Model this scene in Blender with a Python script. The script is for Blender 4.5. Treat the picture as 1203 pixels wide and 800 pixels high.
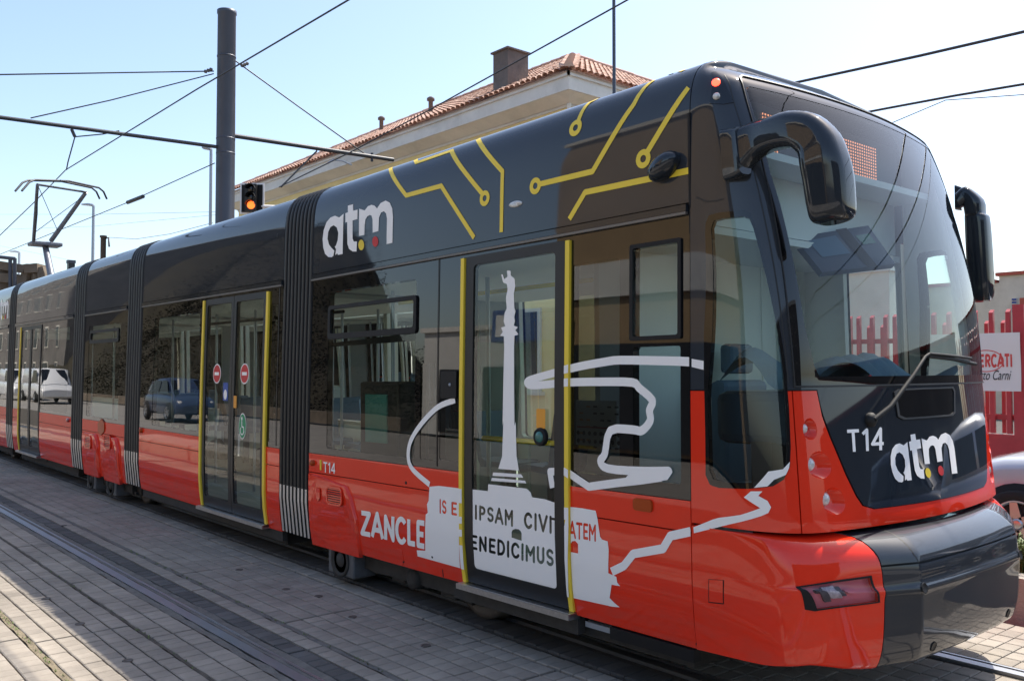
import bpy, bmesh, math, random
from math import radians, sin, cos, pi, sqrt
from mathutils import Vector, Matrix
from mathutils.geometry import delaunay_2d_cdt
random.seed(7)
SC = bpy.context.scene
for o in list(bpy.data.objects):
    bpy.data.objects.remove(o)
COL = SC.collection

# ------------------------------------------------------------------ camera
F = 1050.0                       # focal length in photograph pixels (1203 wide)
CAMZ = 1.743
YAW = radians(40.5)
PITCH = math.atan(32.0 / F)
FWD = Vector((-cos(YAW) * cos(PITCH), sin(YAW) * cos(PITCH), sin(PITCH)))
RGT = Vector((sin(YAW), cos(YAW), 0))
UPV = RGT.cross(FWD)
CAM = Vector((0, 0, CAMZ))
cd = bpy.data.cameras.new('camera')
cd.sensor_width = 36.0
cd.lens = 36.0 * F / 1203.0
cd.clip_start = 0.05
cd.clip_end = 3000
co = bpy.data.objects.new('camera', cd)
COL.objects.link(co)
co.matrix_world = Matrix(((RGT.x, UPV.x, -FWD.x, CAM.x), (RGT.y, UPV.y, -FWD.y, CAM.y),
                          (RGT.z, UPV.z, -FWD.z, CAM.z), (0, 0, 0, 1)))
SC.camera = co

# ------------------------------------------------------------------ world, sun, exposure
SUN = Vector((0.03, 0.535, 0.845)).normalized()
w = bpy.data.worlds.new('World')
SC.world = w
w.use_nodes = True
nt = w.node_tree
sky = nt.nodes.new('ShaderNodeTexSky')
sky.sky_type = 'NISHITA'
sky.sun_disc = False
sky.sun_elevation = math.asin(SUN.z)
sky.sun_rotation = math.atan2(SUN.x, SUN.y)
sky.air_density = 1.0
sky.dust_density = 1.7
sky.ozone_density = 0.7
nt.links.new(sky.outputs[0], nt.nodes['Background'].inputs[0])
nt.nodes['Background'].inputs[1].default_value = 0.106
sd = bpy.data.lights.new('sun', 'SUN')
sd.energy = 3.15
sd.angle = radians(0.5)
sd.color = (1.0, 0.93, 0.82)
so = bpy.data.objects.new('sun', sd)
COL.objects.link(so)
so.rotation_euler = (-SUN).to_track_quat('-Z', 'Y').to_euler()
so.location = SUN * 60
SC.view_settings.view_transform = 'Standard'
SC.view_settings.look = 'None'
SC.view_settings.gamma = 1.0
SC.view_settings.use_curve_mapping = False
SC.view_settings.exposure = 1.35
SC.cycles.max_bounces = 10
SC.cycles.transparent_max_bounces = 16

# ------------------------------------------------------------------ pixel helpers (photograph pixels -> points)
def ray(px, py):
    return (FWD + RGT * ((px - 601.5) / F) - UPV * ((py - 400.0) / F))
def at(px, py, Y):
    d = ray(px, py)
    return CAM + d * (Y / d.y)
def atD(px, py, dep):
    return CAM + ray(px, py) * dep
def proj(p):
    v = p - CAM
    d = v.dot(FWD)
    return (601.5 + F * v.dot(RGT) / d, 400.0 - F * v.dot(UPV) / d)

# ------------------------------------------------------------------ materials
def srgb(r, g, b):
    def f(c):
        c /= 255.0
        return c / 12.92 if c < .04045 else ((c + .055) / 1.055) ** 2.4
    return (f(r), f(g), f(b), 1)
MATS = {}
def mat(name, col, rough=.5, metal=0, coat=0, var=0, vscale=6, bump=0, bscale=60, spec=.5, emit=None, estr=0,
        wave=0, dirt=0, coord='Object'):
    if name in MATS:
        return MATS[name]
    m = bpy.data.materials.new(name)
    m.use_nodes = True
    n = m.node_tree
    b = n.nodes['Principled BSDF']
    b.inputs['Base Color'].default_value = col
    b.inputs['Roughness'].default_value = rough
    b.inputs['Metallic'].default_value = metal
    b.inputs['Coat Weight'].default_value = coat
    b.inputs['Coat Roughness'].default_value = .03
    b.inputs['Specular IOR Level'].default_value = spec
    tc = n.nodes.new('ShaderNodeTexCoord')
    src = None
    if var:
        nz = n.nodes.new('ShaderNodeTexNoise')
        nz.inputs['Scale'].default_value = vscale
        nz.inputs['Detail'].default_value = 8
        nz.inputs['Roughness'].default_value = .65
        n.links.new(tc.outputs[coord], nz.inputs['Vector'])
        mr = n.nodes.new('ShaderNodeMapRange')
        mr.inputs[1].default_value = .25
        mr.inputs[2].default_value = .75
        mr.inputs[3].default_value = 1 - var
        mr.inputs[4].default_value = 1 + var
        n.links.new(nz.outputs[0], mr.inputs[0])
        mx = n.nodes.new('ShaderNodeVectorMath')
        mx.operation = 'SCALE'
        mx.inputs[0].default_value = col[:3]
        n.links.new(mr.outputs[0], mx.inputs['Scale'])
        n.links.new(mx.outputs[0], b.inputs['Base Color'])
        src = mx.outputs[0]
    if dirt:
        nz2 = n.nodes.new('ShaderNodeTexNoise')
        nz2.inputs['Scale'].default_value = vscale * .23
        nz2.inputs['Detail'].default_value = 10
        nz2.inputs['Roughness'].default_value = .7
        n.links.new(tc.outputs[coord], nz2.inputs['Vector'])
        mr2 = n.nodes.new('ShaderNodeMapRange')
        mr2.inputs[1].default_value = .48
        mr2.inputs[2].default_value = .72
        mr2.inputs[3].default_value = 1
        mr2.inputs[4].default_value = 1 - dirt
        n.links.new(nz2.outputs[0], mr2.inputs[0])
        mx2 = n.nodes.new('ShaderNodeVectorMath')
        mx2.operation = 'SCALE'
        if src:
            n.links.new(src, mx2.inputs[0])
        else:
            mx2.inputs[0].default_value = col[:3]
        n.links.new(mr2.outputs[0], mx2.inputs['Scale'])
        n.links.new(mx2.outputs[0], b.inputs['Base Color'])
    if bump or wave:
        bp = n.nodes.new('ShaderNodeBump')
        nb = n.nodes.new('ShaderNodeTexNoise')
        nb.inputs['Scale'].default_value = bscale
        nb.inputs['Detail'].default_value = 1 if wave else 6
        n.links.new(tc.outputs[coord], nb.inputs['Vector'])
        bp.inputs['Strength'].default_value = wave or bump
        bp.inputs['Distance'].default_value = .02
        n.links.new(nb.outputs[0], bp.inputs['Height'])
        n.links.new(bp.outputs[0], b.inputs['Normal'])
        if coat:
            n.links.new(bp.outputs[0], b.inputs['Coat Normal'])
    if emit:
        b.inputs['Emission Color'].default_value = emit
        b.inputs['Emission Strength'].default_value = estr
    MATS[name] = m
    return m
def glassmat(name, tint, ior=1.55, rough=0.0, bump=.06):
    m = bpy.data.materials.new(name)
    m.use_nodes = True
    n = m.node_tree
    n.nodes.clear()
    out = n.nodes.new('ShaderNodeOutputMaterial')
    tr = n.nodes.new('ShaderNodeBsdfTransparent')
    tr.inputs[0].default_value = tint
    gl = n.nodes.new('ShaderNodeBsdfGlossy')
    gl.inputs['Roughness'].default_value = rough
    gl.inputs[0].default_value = (1, 1, 1, 1)
    fr = n.nodes.new('ShaderNodeFresnel')
    fr.inputs[0].default_value = ior
    tc = n.nodes.new('ShaderNodeTexCoord')
    nb = n.nodes.new('ShaderNodeTexNoise')
    nb.inputs['Scale'].default_value = 1.1
    nb.inputs['Detail'].default_value = 1
    bp = n.nodes.new('ShaderNodeBump')
    bp.inputs['Strength'].default_value = bump
    bp.inputs['Distance'].default_value = .02
    n.links.new(tc.outputs['Object'], nb.inputs['Vector'])
    n.links.new(nb.outputs[0], bp.inputs['Height'])
    n.links.new(bp.outputs[0], gl.inputs['Normal'])
    mx = n.nodes.new('ShaderNodeMixShader')
    n.links.new(fr.outputs[0], mx.inputs[0])
    n.links.new(tr.outputs[0], mx.inputs[1])
    n.links.new(gl.outputs[0], mx.inputs[2])
    n.links.new(mx.outputs[0], out.inputs[0])
    MATS[name] = m
    return m

M = MATS
mat('red', (.80, .036, .012, 1), .40, spec=.0, coat=1, wave=.05, bscale=1.6, var=.05, vscale=3)
mat('slate', (.031, .036, .044, 1), .35, spec=.0, coat=1, wave=.05, bscale=1.4)
mat('slate2', (.020, .025, .032, 1), .32, spec=.0, coat=1, wave=.05, bscale=2.2)
mat('frit', (.004, .004, .005, 1), .015, spec=.7, wave=.03, bscale=1.2)
mat('black', (.010, .010, .011, 1), .5, spec=.25)
mat('headlight_red', (.86, .24, .27, 1), .5)
mat('panto', (.17, .18, .21, 1), .45, metal=.4)
mat('doorframe', (.010, .010, .011, 1), .42)
mat('gutter_strip', (.16, .145, .13, 1), .4, metal=.4)
mat('cover_dark', (.018, .023, .031, 1), .45, spec=.1, coat=.85, wave=.05, bscale=2.2)
M['cover_dark'].node_tree.nodes['Principled BSDF'].inputs['Coat Roughness'].default_value = .045
mat('rubber', (.013, .012, .0115, 1), .5, var=.2, vscale=5)
mat('rubber_deep', (.006, .006, .006, 1), .7)
mat('alu', (.55, .55, .55, 1), .38, metal=1, var=.15, vscale=40)
mat('alu_dull', (.62, .59, .55, 1), .42, metal=.5, var=.15, vscale=6)
mat('steel_rail', (.40, .415, .44, 1), .40, metal=1, var=.12, vscale=3)
mat('rail_side', (.085, .068, .055, 1), .6, var=.4, vscale=20)
mat('yellow', (.86, .62, .045, 1), .45)
mat('white', (.90, .87, .84, 1), .45)
mat('sticker_red', (.55, .02, .02, 1), .5)
mat('sticker_yel', (.80, .58, .03, 1), .5)
mat('sticker_green', (.03, .28, .12, 1), .5)
mat('sticker_blue', (.03, .08, .35, 1), .5)
mat('sticker_orange', (.75, .32, .03, 1), .5)
mat('paper', (.65, .65, .62, 1), .8)
mat('ink', (.02, .02, .02, 1), .7)
mat('under', (.035, .031, .027, 1), .8, var=.4, vscale=14)
mat('under_grey', (.11, .11, .112, 1), .6, var=.3, vscale=14)
mat('in_wall', (.80, .80, .74, 1), .6)
mat('in_ceiling', (.76, .76, .73, 1), .6)
mat('in_floor', (.28, .29, .28, 1), .6)
mat('seat_blue', (.09, .15, .22, 1), .7)
mat('cloth', (.20, .30, .40, 1), .8, bump=.4, bscale=20)
mat('console', (.03, .05, .09, 1), .35)
mat('screen', (.05, .16, .14, 1), .2)
mat('lens_clear', (.58, .57, .54, 1), .15, coat=1, var=.5, vscale=60)
mat('lens_amber', (.38, .060, .010, 1), .3, spec=.2)
mat('lens_red_lit', (.7, .04, .02, 1), .3, emit=(1, .06, .03, 1), estr=2.2)
mat('lens_red', (.25, .01, .01, 1), .2, coat=1)
mat('amber_lit', (.8, .2, .03, 1), .3, emit=(1, .13, .02, 1), estr=1.1)
mat('pave', (.27, .245, .215, 1), .85, var=.13, vscale=2.2, bump=.25, bscale=140, dirt=.22, coord='Generated')
mat('joint', (.085, .073, .058, 1), .95, var=.5, vscale=9, bump=.6, bscale=60)
mat('asphalt', (.06, .058, .056, 1), .9, var=.25, vscale=5, bump=.5, bscale=90, dirt=.2)
mat('concrete', (.34, .31, .26, 1), .9, var=.2, vscale=5, bump=.4, bscale=40, dirt=.3)
mat('concrete_old', (.17, .135, .10, 1), .95, var=.35, vscale=2, bump=.5, bscale=10, dirt=.4)
mat('pole_grey', (.068, .076, .098, 1), .45, metal=.3, var=.12, vscale=2)
mat('pole_light', (.35, .38, .42, 1), .4, metal=.5)
mat('pole_brown', (.10, .085, .075, 1), .7, var=.3, vscale=5)
mat('wire', (.05, .052, .058, 1), .5, metal=.4)
mat('stucco_yellow', (.80, .64, .30, 1), .9, var=.08, vscale=1.2, bump=.2, bscale=30, dirt=.12)
mat('stucco_cream', (.74, .69, .59, 1), .9, var=.10, vscale=1.5, bump=.2, bscale=30, dirt=.25)
mat('eave', (.70, .67, .61, 1), .9, var=.12, vscale=2, dirt=.25)
mat('chimney', (.16, .13, .115, 1), .9, var=.25, vscale=3, bump=.3, bscale=20, dirt=.3)
mat('stucco_tan', (.34, .235, .125, 1), .9, var=.12, vscale=.8, dirt=.3)
mat('stucco_white', (.62, .60, .56, 1), .9, var=.12, vscale=.8, dirt=.45)
mat('shop_dark', (.02, .022, .024, 1), .35)
mat('shop_blue', (.02, .07, .30, 1), .4)
mat('hill', (.026, .021, .010, 1), .95, var=.5, vscale=.8, bump=1, bscale=3)
mat('fence_red', (.42, .040, .050, 1), .45, coat=.2, var=.12, vscale=9)
mat('banner', (.70, .68, .65, 1), .7)
mat('banner_red', (.60, .07, .06, 1), .7)
mat('block_dark', (.15, .135, .12, 1), .9, var=.3, vscale=.6, dirt=.3)
mat('grey_wall', (.50, .48, .455, 1), .95, var=.15, vscale=2, bump=.3, bscale=14)
mat('brick_red', (.35, .08, .06, 1), .8)
mat('shutter_blue', (.02, .06, .28, 1), .5)
mat('silver', (.55, .57, .60, 1), .35, metal=.35, coat=1)
mat('car_blue', (.02, .035, .09, 1), .3, coat=1)
mat('car_white', (.72, .72, .72, 1), .35, coat=1)
mat('tyre', (.012, .012, .012, 1), .8)
mat('rim', (.55, .55, .56, 1), .3, metal=.9)
mat('earth', (.10, .075, .045, 1), .95, var=.3, vscale=6)
def leafmat(name, c):
    m = mat(name, c, .6, var=.35, vscale=3)
    return m
leafmat('leaf_olive', (.034, .027, .011, 1))
leafmat('leaf_green', (.026, .034, .011, 1))
leafmat('weed', (.10, .15, .03, 1))
glassmat('glass', (.86, .97, .90, 1), 1.47)
glassmat('glass_door', (.84, .95, .88, 1), 1.47)
glassmat('glass_dark', (.16, .18, .17, 1), 1.6)
glassmat('glass_front', (.74, .83, .81, 1), 1.34, bump=.012)
glassmat('glass_cab', (.62, .74, .67, 1), 1.55)
glassmat('glass_far', (.88, .97, .92, 1), 1.3)
glassmat('glass_lamp', (.95, .88, .93, 1), 1.4)
glassmat('glass_band', (.20, .26, .34, 1), 1.6)

# road dust thrown up along the skirt: mixed over the red paint in streaky patches
def dusty(name):
    n = M[name].node_tree
    b = n.nodes['Principled BSDF']
    src = b.inputs['Base Color'].links[0].from_socket
    g = n.nodes.new('ShaderNodeNewGeometry')
    mp_ = n.nodes.new('ShaderNodeMapping')
    mp_.inputs['Scale'].default_value = (3, 3, 9)
    n.links.new(g.outputs['Position'], mp_.inputs[0])
    nz = n.nodes.new('ShaderNodeTexNoise')
    nz.inputs['Scale'].default_value = 1.3
    nz.inputs['Detail'].default_value = 9
    nz.inputs['Roughness'].default_value = .7
    n.links.new(mp_.outputs[0], nz.inputs['Vector'])
    sp = n.nodes.new('ShaderNodeSeparateXYZ')
    n.links.new(g.outputs['Position'], sp.inputs[0])
    mr = n.nodes.new('ShaderNodeMapRange')
    mr.inputs[1].default_value = .75; mr.inputs[2].default_value = .28; mr.inputs[3].default_value = .03; mr.inputs[4].default_value = .30
    n.links.new(sp.outputs['Z'], mr.inputs[0])
    m2 = n.nodes.new('ShaderNodeMapRange')
    m2.inputs[1].default_value = .42; m2.inputs[2].default_value = .75; m2.inputs[3].default_value = 0; m2.inputs[4].default_value = 1
    n.links.new(nz.outputs[0], m2.inputs[0])
    mu = n.nodes.new('ShaderNodeMath'); mu.operation = 'MULTIPLY'
    n.links.new(mr.outputs[0], mu.inputs[0]); n.links.new(m2.outputs[0], mu.inputs[1])
    mx = n.nodes.new('ShaderNodeMix'); mx.data_type = 'RGBA'
    n.links.new(mu.outputs[0], mx.inputs['Factor'])
    n.links.new(src, mx.inputs[6])
    mx.inputs[7].default_value = (.20, .13, .10, 1)
    n.links.new(mx.outputs[2], b.inputs['Base Color'])
    m3 = n.nodes.new('ShaderNodeMapRange')
    m3.inputs[3].default_value = .03; m3.inputs[4].default_value = .35
    n.links.new(mu.outputs[0], m3.inputs[0])
    n.links.new(m3.outputs[0], b.inputs['Coat Roughness'])
dusty('red')
# tiles: colour varies tile by tile
def tilemat():
    m = mat('tile', (.40, .16, .085, 1), .85)
    n = m.node_tree
    b = n.nodes['Principled BSDF']
    g = n.nodes.new('ShaderNodeNewGeometry')
    cr = n.nodes.new('ShaderNodeValToRGB')
    cr.color_ramp.elements[0].color = (.34, .19, .14, 1)
    cr.color_ramp.elements[1].color = (.56, .40, .32, 1)
    e = cr.color_ramp.elements.new(.5)
    e.color = (.47, .275, .20, 1)
    n.links.new(g.outputs['Random Per Island'], cr.inputs[0])
    n.links.new(cr.outputs[0], b.inputs['Base Color'])
tilemat()
# paving blocks: each block its own tone
def pavemat(name, c, spread=.16):
    m = mat(name, c, .85, var=.12, vscale=7, bump=.25, bscale=160, coord='Object')
    n = m.node_tree
    b = n.nodes['Principled BSDF']
    src = b.inputs['Base Color'].links[0].from_socket
    g = n.nodes.new('ShaderNodeNewGeometry')
    oi = n.nodes.new('ShaderNodeObjectInfo')
    ad = n.nodes.new('ShaderNodeMath')
    ad.operation = 'ADD'
    n.links.new(g.outputs['Random Per Island'], ad.inputs[0])
    n.links.new(oi.outputs['Random'], ad.inputs[1])
    fr = n.nodes.new('ShaderNodeMath')
    fr.operation = 'FRACT'
    n.links.new(ad.outputs[0], fr.inputs[0])
    mr = n.nodes.new('ShaderNodeMapRange')
    mr.inputs[3].default_value = 1 - spread
    mr.inputs[4].default_value = 1 + spread
    n.links.new(fr.outputs[0], mr.inputs[0])
    # stains across the paving, in world space
    gp = n.nodes.new('ShaderNodeTexNoise')
    gp.inputs['Scale'].default_value = .9
    gp.inputs['Detail'].default_value = 7
    gp.inputs['Roughness'].default_value = .7
    n.links.new(g.outputs['Position'], gp.inputs['Vector'])
    m3 = n.nodes.new('ShaderNodeMapRange')
    m3.inputs[1].default_value = .35
    m3.inputs[2].default_value = .7
    m3.inputs[3].default_value = 1.10
    m3.inputs[4].default_value = .62
    n.links.new(gp.outputs[0], m3.inputs[0])
    mm = n.nodes.new('ShaderNodeMath')
    mm.operation = 'MULTIPLY'
    n.links.new(mr.outputs[0], mm.inputs[0])
    n.links.new(m3.outputs[0], mm.inputs[1])
    sc = n.nodes.new('ShaderNodeVectorMath')
    sc.operation = 'SCALE'
    n.links.new(src, sc.inputs[0])
    n.links.new(mm.outputs[0], sc.inputs['Scale'])
    n.links.new(sc.outputs[0], b.inputs['Base Color'])
pavemat('paver', (.305, .268, .224, 1), .10)
pavemat('paver_dark', (.10, .095, .09, 1), .25)

# ------------------------------------------------------------------ object helpers
ROOTLOC = {}
def thing(name, label, cat, loc=(0, 0, 0), group=None):
    o = bpy.data.objects.new(name, None)
    COL.objects.link(o)
    o.location = loc
    o.empty_display_size = .2
    ROOTLOC[o.name] = Vector(loc)
    o['label'] = label
    o['category'] = cat
    if group:
        o['group'] = group
    return o
def tag(o, label=None, cat=None, group=None, kind=None):
    if label: o['label'] = label
    if cat: o['category'] = cat
    if group: o['group'] = group
    if kind: o['kind'] = kind
    return o
def link(name, me, mats, parent=None, label=None):
    """verts are in world coordinates; shift them to the parent's root location"""
    off = Vector((0, 0, 0))
    if parent is not None:
        off = ROOTLOC.get(parent.name, off)
        me.transform(Matrix.Translation(-off))
    for m in (mats if isinstance(mats, (list, tuple)) else [mats]):
        me.materials.append(M[m] if isinstance(m, str) else m)
    o = bpy.data.objects.new(name, me)
    COL.objects.link(o)
    if parent is not None:
        o.parent = parent
        ROOTLOC[o.name] = off
    if label:
        o['label'] = label
    return o

class MB:
    def __init__(s):
        s.v = []; s.f = []; s.mi = []; s.sm = []
    def add(s, vs, fs, mi=0, smooth=False):
        k = len(s.v)
        s.v += [tuple(v) for v in vs]
        for f in fs:
            s.f.append(tuple(i + k for i in f)); s.mi.append(mi); s.sm.append(smooth)
        return s
    def box(s, lo, hi, mi=0, rz=0, c=None):
        x0, y0, z0 = lo; x1, y1, z1 = hi
        vs = [(x0,y0,z0),(x1,y0,z0),(x1,y1,z0),(x0,y1,z0),(x0,y0,z1),(x1,y0,z1),(x1,y1,z1),(x0,y1,z1)]
        if rz:
            cx, cy = c if c else ((x0+x1)/2, (y0+y1)/2)
            vs = [(cx+(x-cx)*cos(rz)-(y-cy)*sin(rz), cy+(x-cx)*sin(rz)+(y-cy)*cos(rz), z) for x,y,z in vs]
        return s.add(vs, [(0,3,2,1),(4,5,6,7),(0,1,5,4),(1,2,6,5),(2,3,7,6),(3,0,4,7)], mi)
    def bbox(s, lo, hi, b=.01, mi=0):
        """box with chamfered edges"""
        bm = bmesh.new()
        bmesh.ops.create_cube(bm, size=1)
        for v in bm.verts:
            v.co = Vector([lo[i] + (v.co[i] + .5) * (hi[i] - lo[i]) for i in range(3)])
        bmesh.ops.bevel(bm, geom=bm.edges[:], offset=b, segments=2, affect='EDGES', profile=.5)
        bm.verts.index_update()
        s.add([v.co for v in bm.verts], [[v.index for v in f.verts] for f in bm.faces], mi, False)
        bm.free()
        return s
    def tube(s, pts, r, n=8, mi=0, cap=True):
        pts = [Vector(p) for p in pts]
        rs = r if isinstance(r, (list, tuple)) else [r] * len(pts)
        prev = None; rings = []
        for i, p in enumerate(pts):
            t = (pts[min(i+1, len(pts)-1)] - pts[max(i-1, 0)]).normalized()
            if prev is None:
                u = t.orthogonal().normalized()
            else:
                u = (prev - t * prev.dot(t)).normalized()
            prev = u
            w_ = t.cross(u)
            rings.append([p + (u * cos(2*pi*k/n) + w_ * sin(2*pi*k/n)) * rs[i] for k in range(n)])
        return s.loft(rings, mi, cap)
    def loft(s, rings, mi=0, cap=True, smooth=True, closed=True):
        n = len(rings[0]); vs = [p for r_ in rings for p in r_]; fs = []
        for i in range(len(rings)-1):
            for k in range(n if closed else n-1):
                a = i*n+k; b = i*n+(k+1) % n
                fs.append((a, b, b+n, a+n))
        s.add(vs, fs, mi, smooth)
        if cap:
            k0 = len(s.v)
            s.add(rings[0], [tuple(range(n))[::-1]], mi)
            s.add(rings[-1], [tuple(range(n))], mi)
        return s
    def lathe(s, prof, c=(0,0,0), axis=Vector((0,0,1)), n=20, mi=0, cap=True):
        ax = Vector(axis).normalized(); u = ax.orthogonal().normalized(); w_ = ax.cross(u); c = Vector(c)
        rings = [[c + ax*h + (u*cos(2*pi*k/n) + w_*sin(2*pi*k/n))*max(r, 1e-4) for k in range(n)] for r, h in prof]
        return s.loft(rings, mi, cap)
    def quad(s, a, b, c, d, mi=0):
        return s.add([a, b, c, d], [(0, 1, 2, 3)], mi)
    def mesh(s, name):
        me = bpy.data.meshes.new(name)
        me.from_pydata(s.v, [], s.f)
        me.polygons.foreach_set('material_index', s.mi)
        me.polygons.foreach_set('use_smooth', s.sm)
        me.update()
        return me
    def build(s, name, mats, parent=None, label=None):
        return link(name, s.mesh(name), mats, parent, label)

# ------------------------------------------------------------------ 2-D polygon helpers
def inpoly(x, y, P):
    c = False; n = len(P); j = n - 1
    for i in range(n):
        xi, yi = P[i]; xj, yj = P[j]
        if (yi > y) != (yj > y) and x < (xj - xi) * (y - yi) / (yj - yi) + xi:
            c = not c
        j = i
    return c
def resample(P, sa, sb):
    out = []
    n = len(P)
    for i in range(n):
        a = P[i]; b = P[(i+1) % n]
        k = max(1, int(math.ceil(max(abs(b[0]-a[0])/sa, abs(b[1]-a[1])/sb))))
        for t in range(k):
            out.append((a[0]+(b[0]-a[0])*t/k, a[1]+(b[1]-a[1])*t/k))
    return out
def rrect(x0, y0, x1, y1, r, n=5, ry=None):
    ry = ry or r
    P = []
    for cx, cy, a0 in ((x1-r, y1-ry, 0), (x0+r, y1-ry, pi/2), (x0+r, y0+ry, pi), (x1-r, y0+ry, 1.5*pi)):
        for k in range(n+1):
            a = a0 + pi/2*k/n
            P.append((cx+r*cos(a), cy+ry*sin(a)))
    return P
def rect(x0, y0, x1, y1):
    return [(x0,y0),(x1,y0),(x1,y1),(x0,y1)]
def ell(cx, cy, rx, ry, n=20):
    return [(cx+rx*cos(2*pi*k/n), cy+ry*sin(2*pi*k/n)) for k in range(n)]
def stroke(pts, wd, caps=False, n=10):
    """list of polygons covering a thick polyline (2-D); joints round"""
    out = []
    h = wd/2
    for i in range(len(pts)-1):
        a = pts[i]; b = pts[i+1]
        dx, dy = b[0]-a[0], b[1]-a[1]
        L = sqrt(dx*dx+dy*dy) or 1e-9
        nx, ny = -dy/L*h, dx/L*h
        out.append([(a[0]+nx,a[1]+ny),(a[0]-nx,a[1]-ny),(b[0]-nx,b[1]-ny),(b[0]+nx,b[1]+ny)])
    js = range(len(pts)) if caps else range(1, len(pts)-1)
    for i in js:
        out.append(ell(pts[i][0], pts[i][1], h, h, n))
    return out
def smooth2(pts, k=4):
    """Catmull-Rom through 2-D points"""
    P = [pts[0]] + list(pts) + [pts[-1]]
    out = []
    for i in range(1, len(P)-2):
        for t in range(k):
            t = t/k
            r = []
            for d in (0, 1):
                p0, p1, p2, p3 = P[i-1][d], P[i][d], P[i+1][d], P[i+2][d]
                r.append(.5*((2*p1)+(-p0+p2)*t+(2*p0-5*p1+4*p2-p3)*t*t+(-p0+3*p1-3*p2+p3)*t**3))
            out.append(tuple(r))
    out.append(tuple(pts[-1]))
    return out

def snormal(S, a, b):
    e = .004
    da = S(a+e, b) - S(a-e, b); db = S(a, b+e) - S(a, b-e)
    n = da.cross(db)
    return n.normalized() if n.length > 1e-12 else Vector((0, -1, 0))
def patch(name, polys, S, mats, parent, holes=(), off=0.0, thick=0.0, step=(.25, .05), clip=None, flip=False, label=None, grid=True):
    """surface patch of S(a,b) inside the union of polys, outside the holes, inside clip; with an inward rim"""
    if polys and not isinstance(polys[0][0], (tuple, list)):
        polys = [polys]
    alls = [resample(p, *step) for p in list(polys)+list(holes)+([clip] if clip else [])]
    vs = []; es = []
    for P in alls:
        k = len(vs); n = len(P)
        vs += [Vector(p) for p in P]
        es += [(k+i, k+(i+1) % n) for i in range(n)]
    if grid:
        a0 = min(p[0] for P in polys for p in P); a1 = max(p[0] for P in polys for p in P)
        b0 = min(p[1] for P in polys for p in P); b1 = max(p[1] for P in polys for p in P)
        na = int((a1-a0)/step[0]); nb = int((b1-b0)/step[1])
        for i in range(1, na+1):
            for j in range(1, nb+1):
                a = a0+(a1-a0)*i/(na+1); b = b0+(b1-b0)*j/(nb+1)
                if any(inpoly(a, b, P) for P in polys):
                    vs.append(Vector((a+1.3e-5*((j*7) % 5), b+1.7e-5*((i*3) % 5))))
    # scale to make the parameter roughly isotropic
    r = delaunay_2d_cdt(vs, es, [], 0, 1e-6)
    V2, _, T = r[0], r[1], r[2]
    keep = []
    for t in T:
        x = sum(V2[i].x for i in t)/len(t); y = sum(V2[i].y for i in t)/len(t)
        if not any(inpoly(x, y, P) for P in polys): continue
        if any(inpoly(x, y, P) for P in holes): continue
        if clip and not inpoly(x, y, clip): continue
        keep.append(tuple(t))
    used = sorted({i for t in keep for i in t}); ix = {i: k for k, i in enumerate(used)}
    pos = []; nor = []
    for i in used:
        a, b = V2[i]
        n = snormal(S, a, b)
        if flip: n = -n
        nor.append(n); pos.append(S(a, b) + n*off)
    faces = []
    for t in keep:
        f = [ix[i] for i in t]
        nn = (pos[f[1]]-pos[f[0]]).cross(pos[f[2]]-pos[f[0]])
        if nn.dot(nor[f[0]]) < 0: f = f[::-1]
        faces.append(tuple(f))
    # separate pieces become separate objects
    par_ = list(range(len(pos)))
    def find(i):
        while par_[i] != i:
            par_[i] = par_[par_[i]]; i = par_[i]
        return i
    for f in faces:
        r0 = find(f[0])
        for i in f[1:]:
            par_[find(i)] = r0
    groups = {}
    for f in faces:
        groups.setdefault(find(f[0]), []).append(f)
    first = None
    for fs_ in sorted(groups.values(), key=len, reverse=True):
        us = sorted({i for f in fs_ for i in f}); m_ = {i: k for k, i in enumerate(us)}
        o = _patch_build(name, [pos[i] for i in us], [nor[i] for i in us], [tuple(m_[i] for i in f) for f in fs_], thick, mats, parent, label)
        first = first or o
    return first
def _patch_build(name, pos, nor, faces, thick, mats, parent, label):
    if thick:
        cnt = {}
        for f in faces:
            for k in range(len(f)):
                e = (f[k], f[(k+1) % len(f)])
                cnt[e] = 1
        bd = [e for e in cnt if (e[1], e[0]) not in cnt]
        for (i, j) in bd:
            k = len(pos)
            ni, nj = nor[i], nor[j]
            p = [pos[i], pos[j], pos[j]-nj*thick, pos[i]-ni*thick]
            d = (p[1]-p[0]).cross(ni)
            d = d.normalized() if d.length > 1e-9 else ni
            pos += p; nor += [d]*4
            faces.append((k+1, k, k+3, k+2))
    me = bpy.data.meshes.new(name)
    me.from_pydata([tuple(p) for p in pos], [], faces)
    me.polygons.foreach_set('use_smooth', [True]*len(faces))
    me.update()
    try:
        me.normals_split_custom_set_from_vertices([tuple(n) for n in nor])
    except Exception as e:
        print('normals', e)
    return link(name, me, mats, parent, label)

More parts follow.
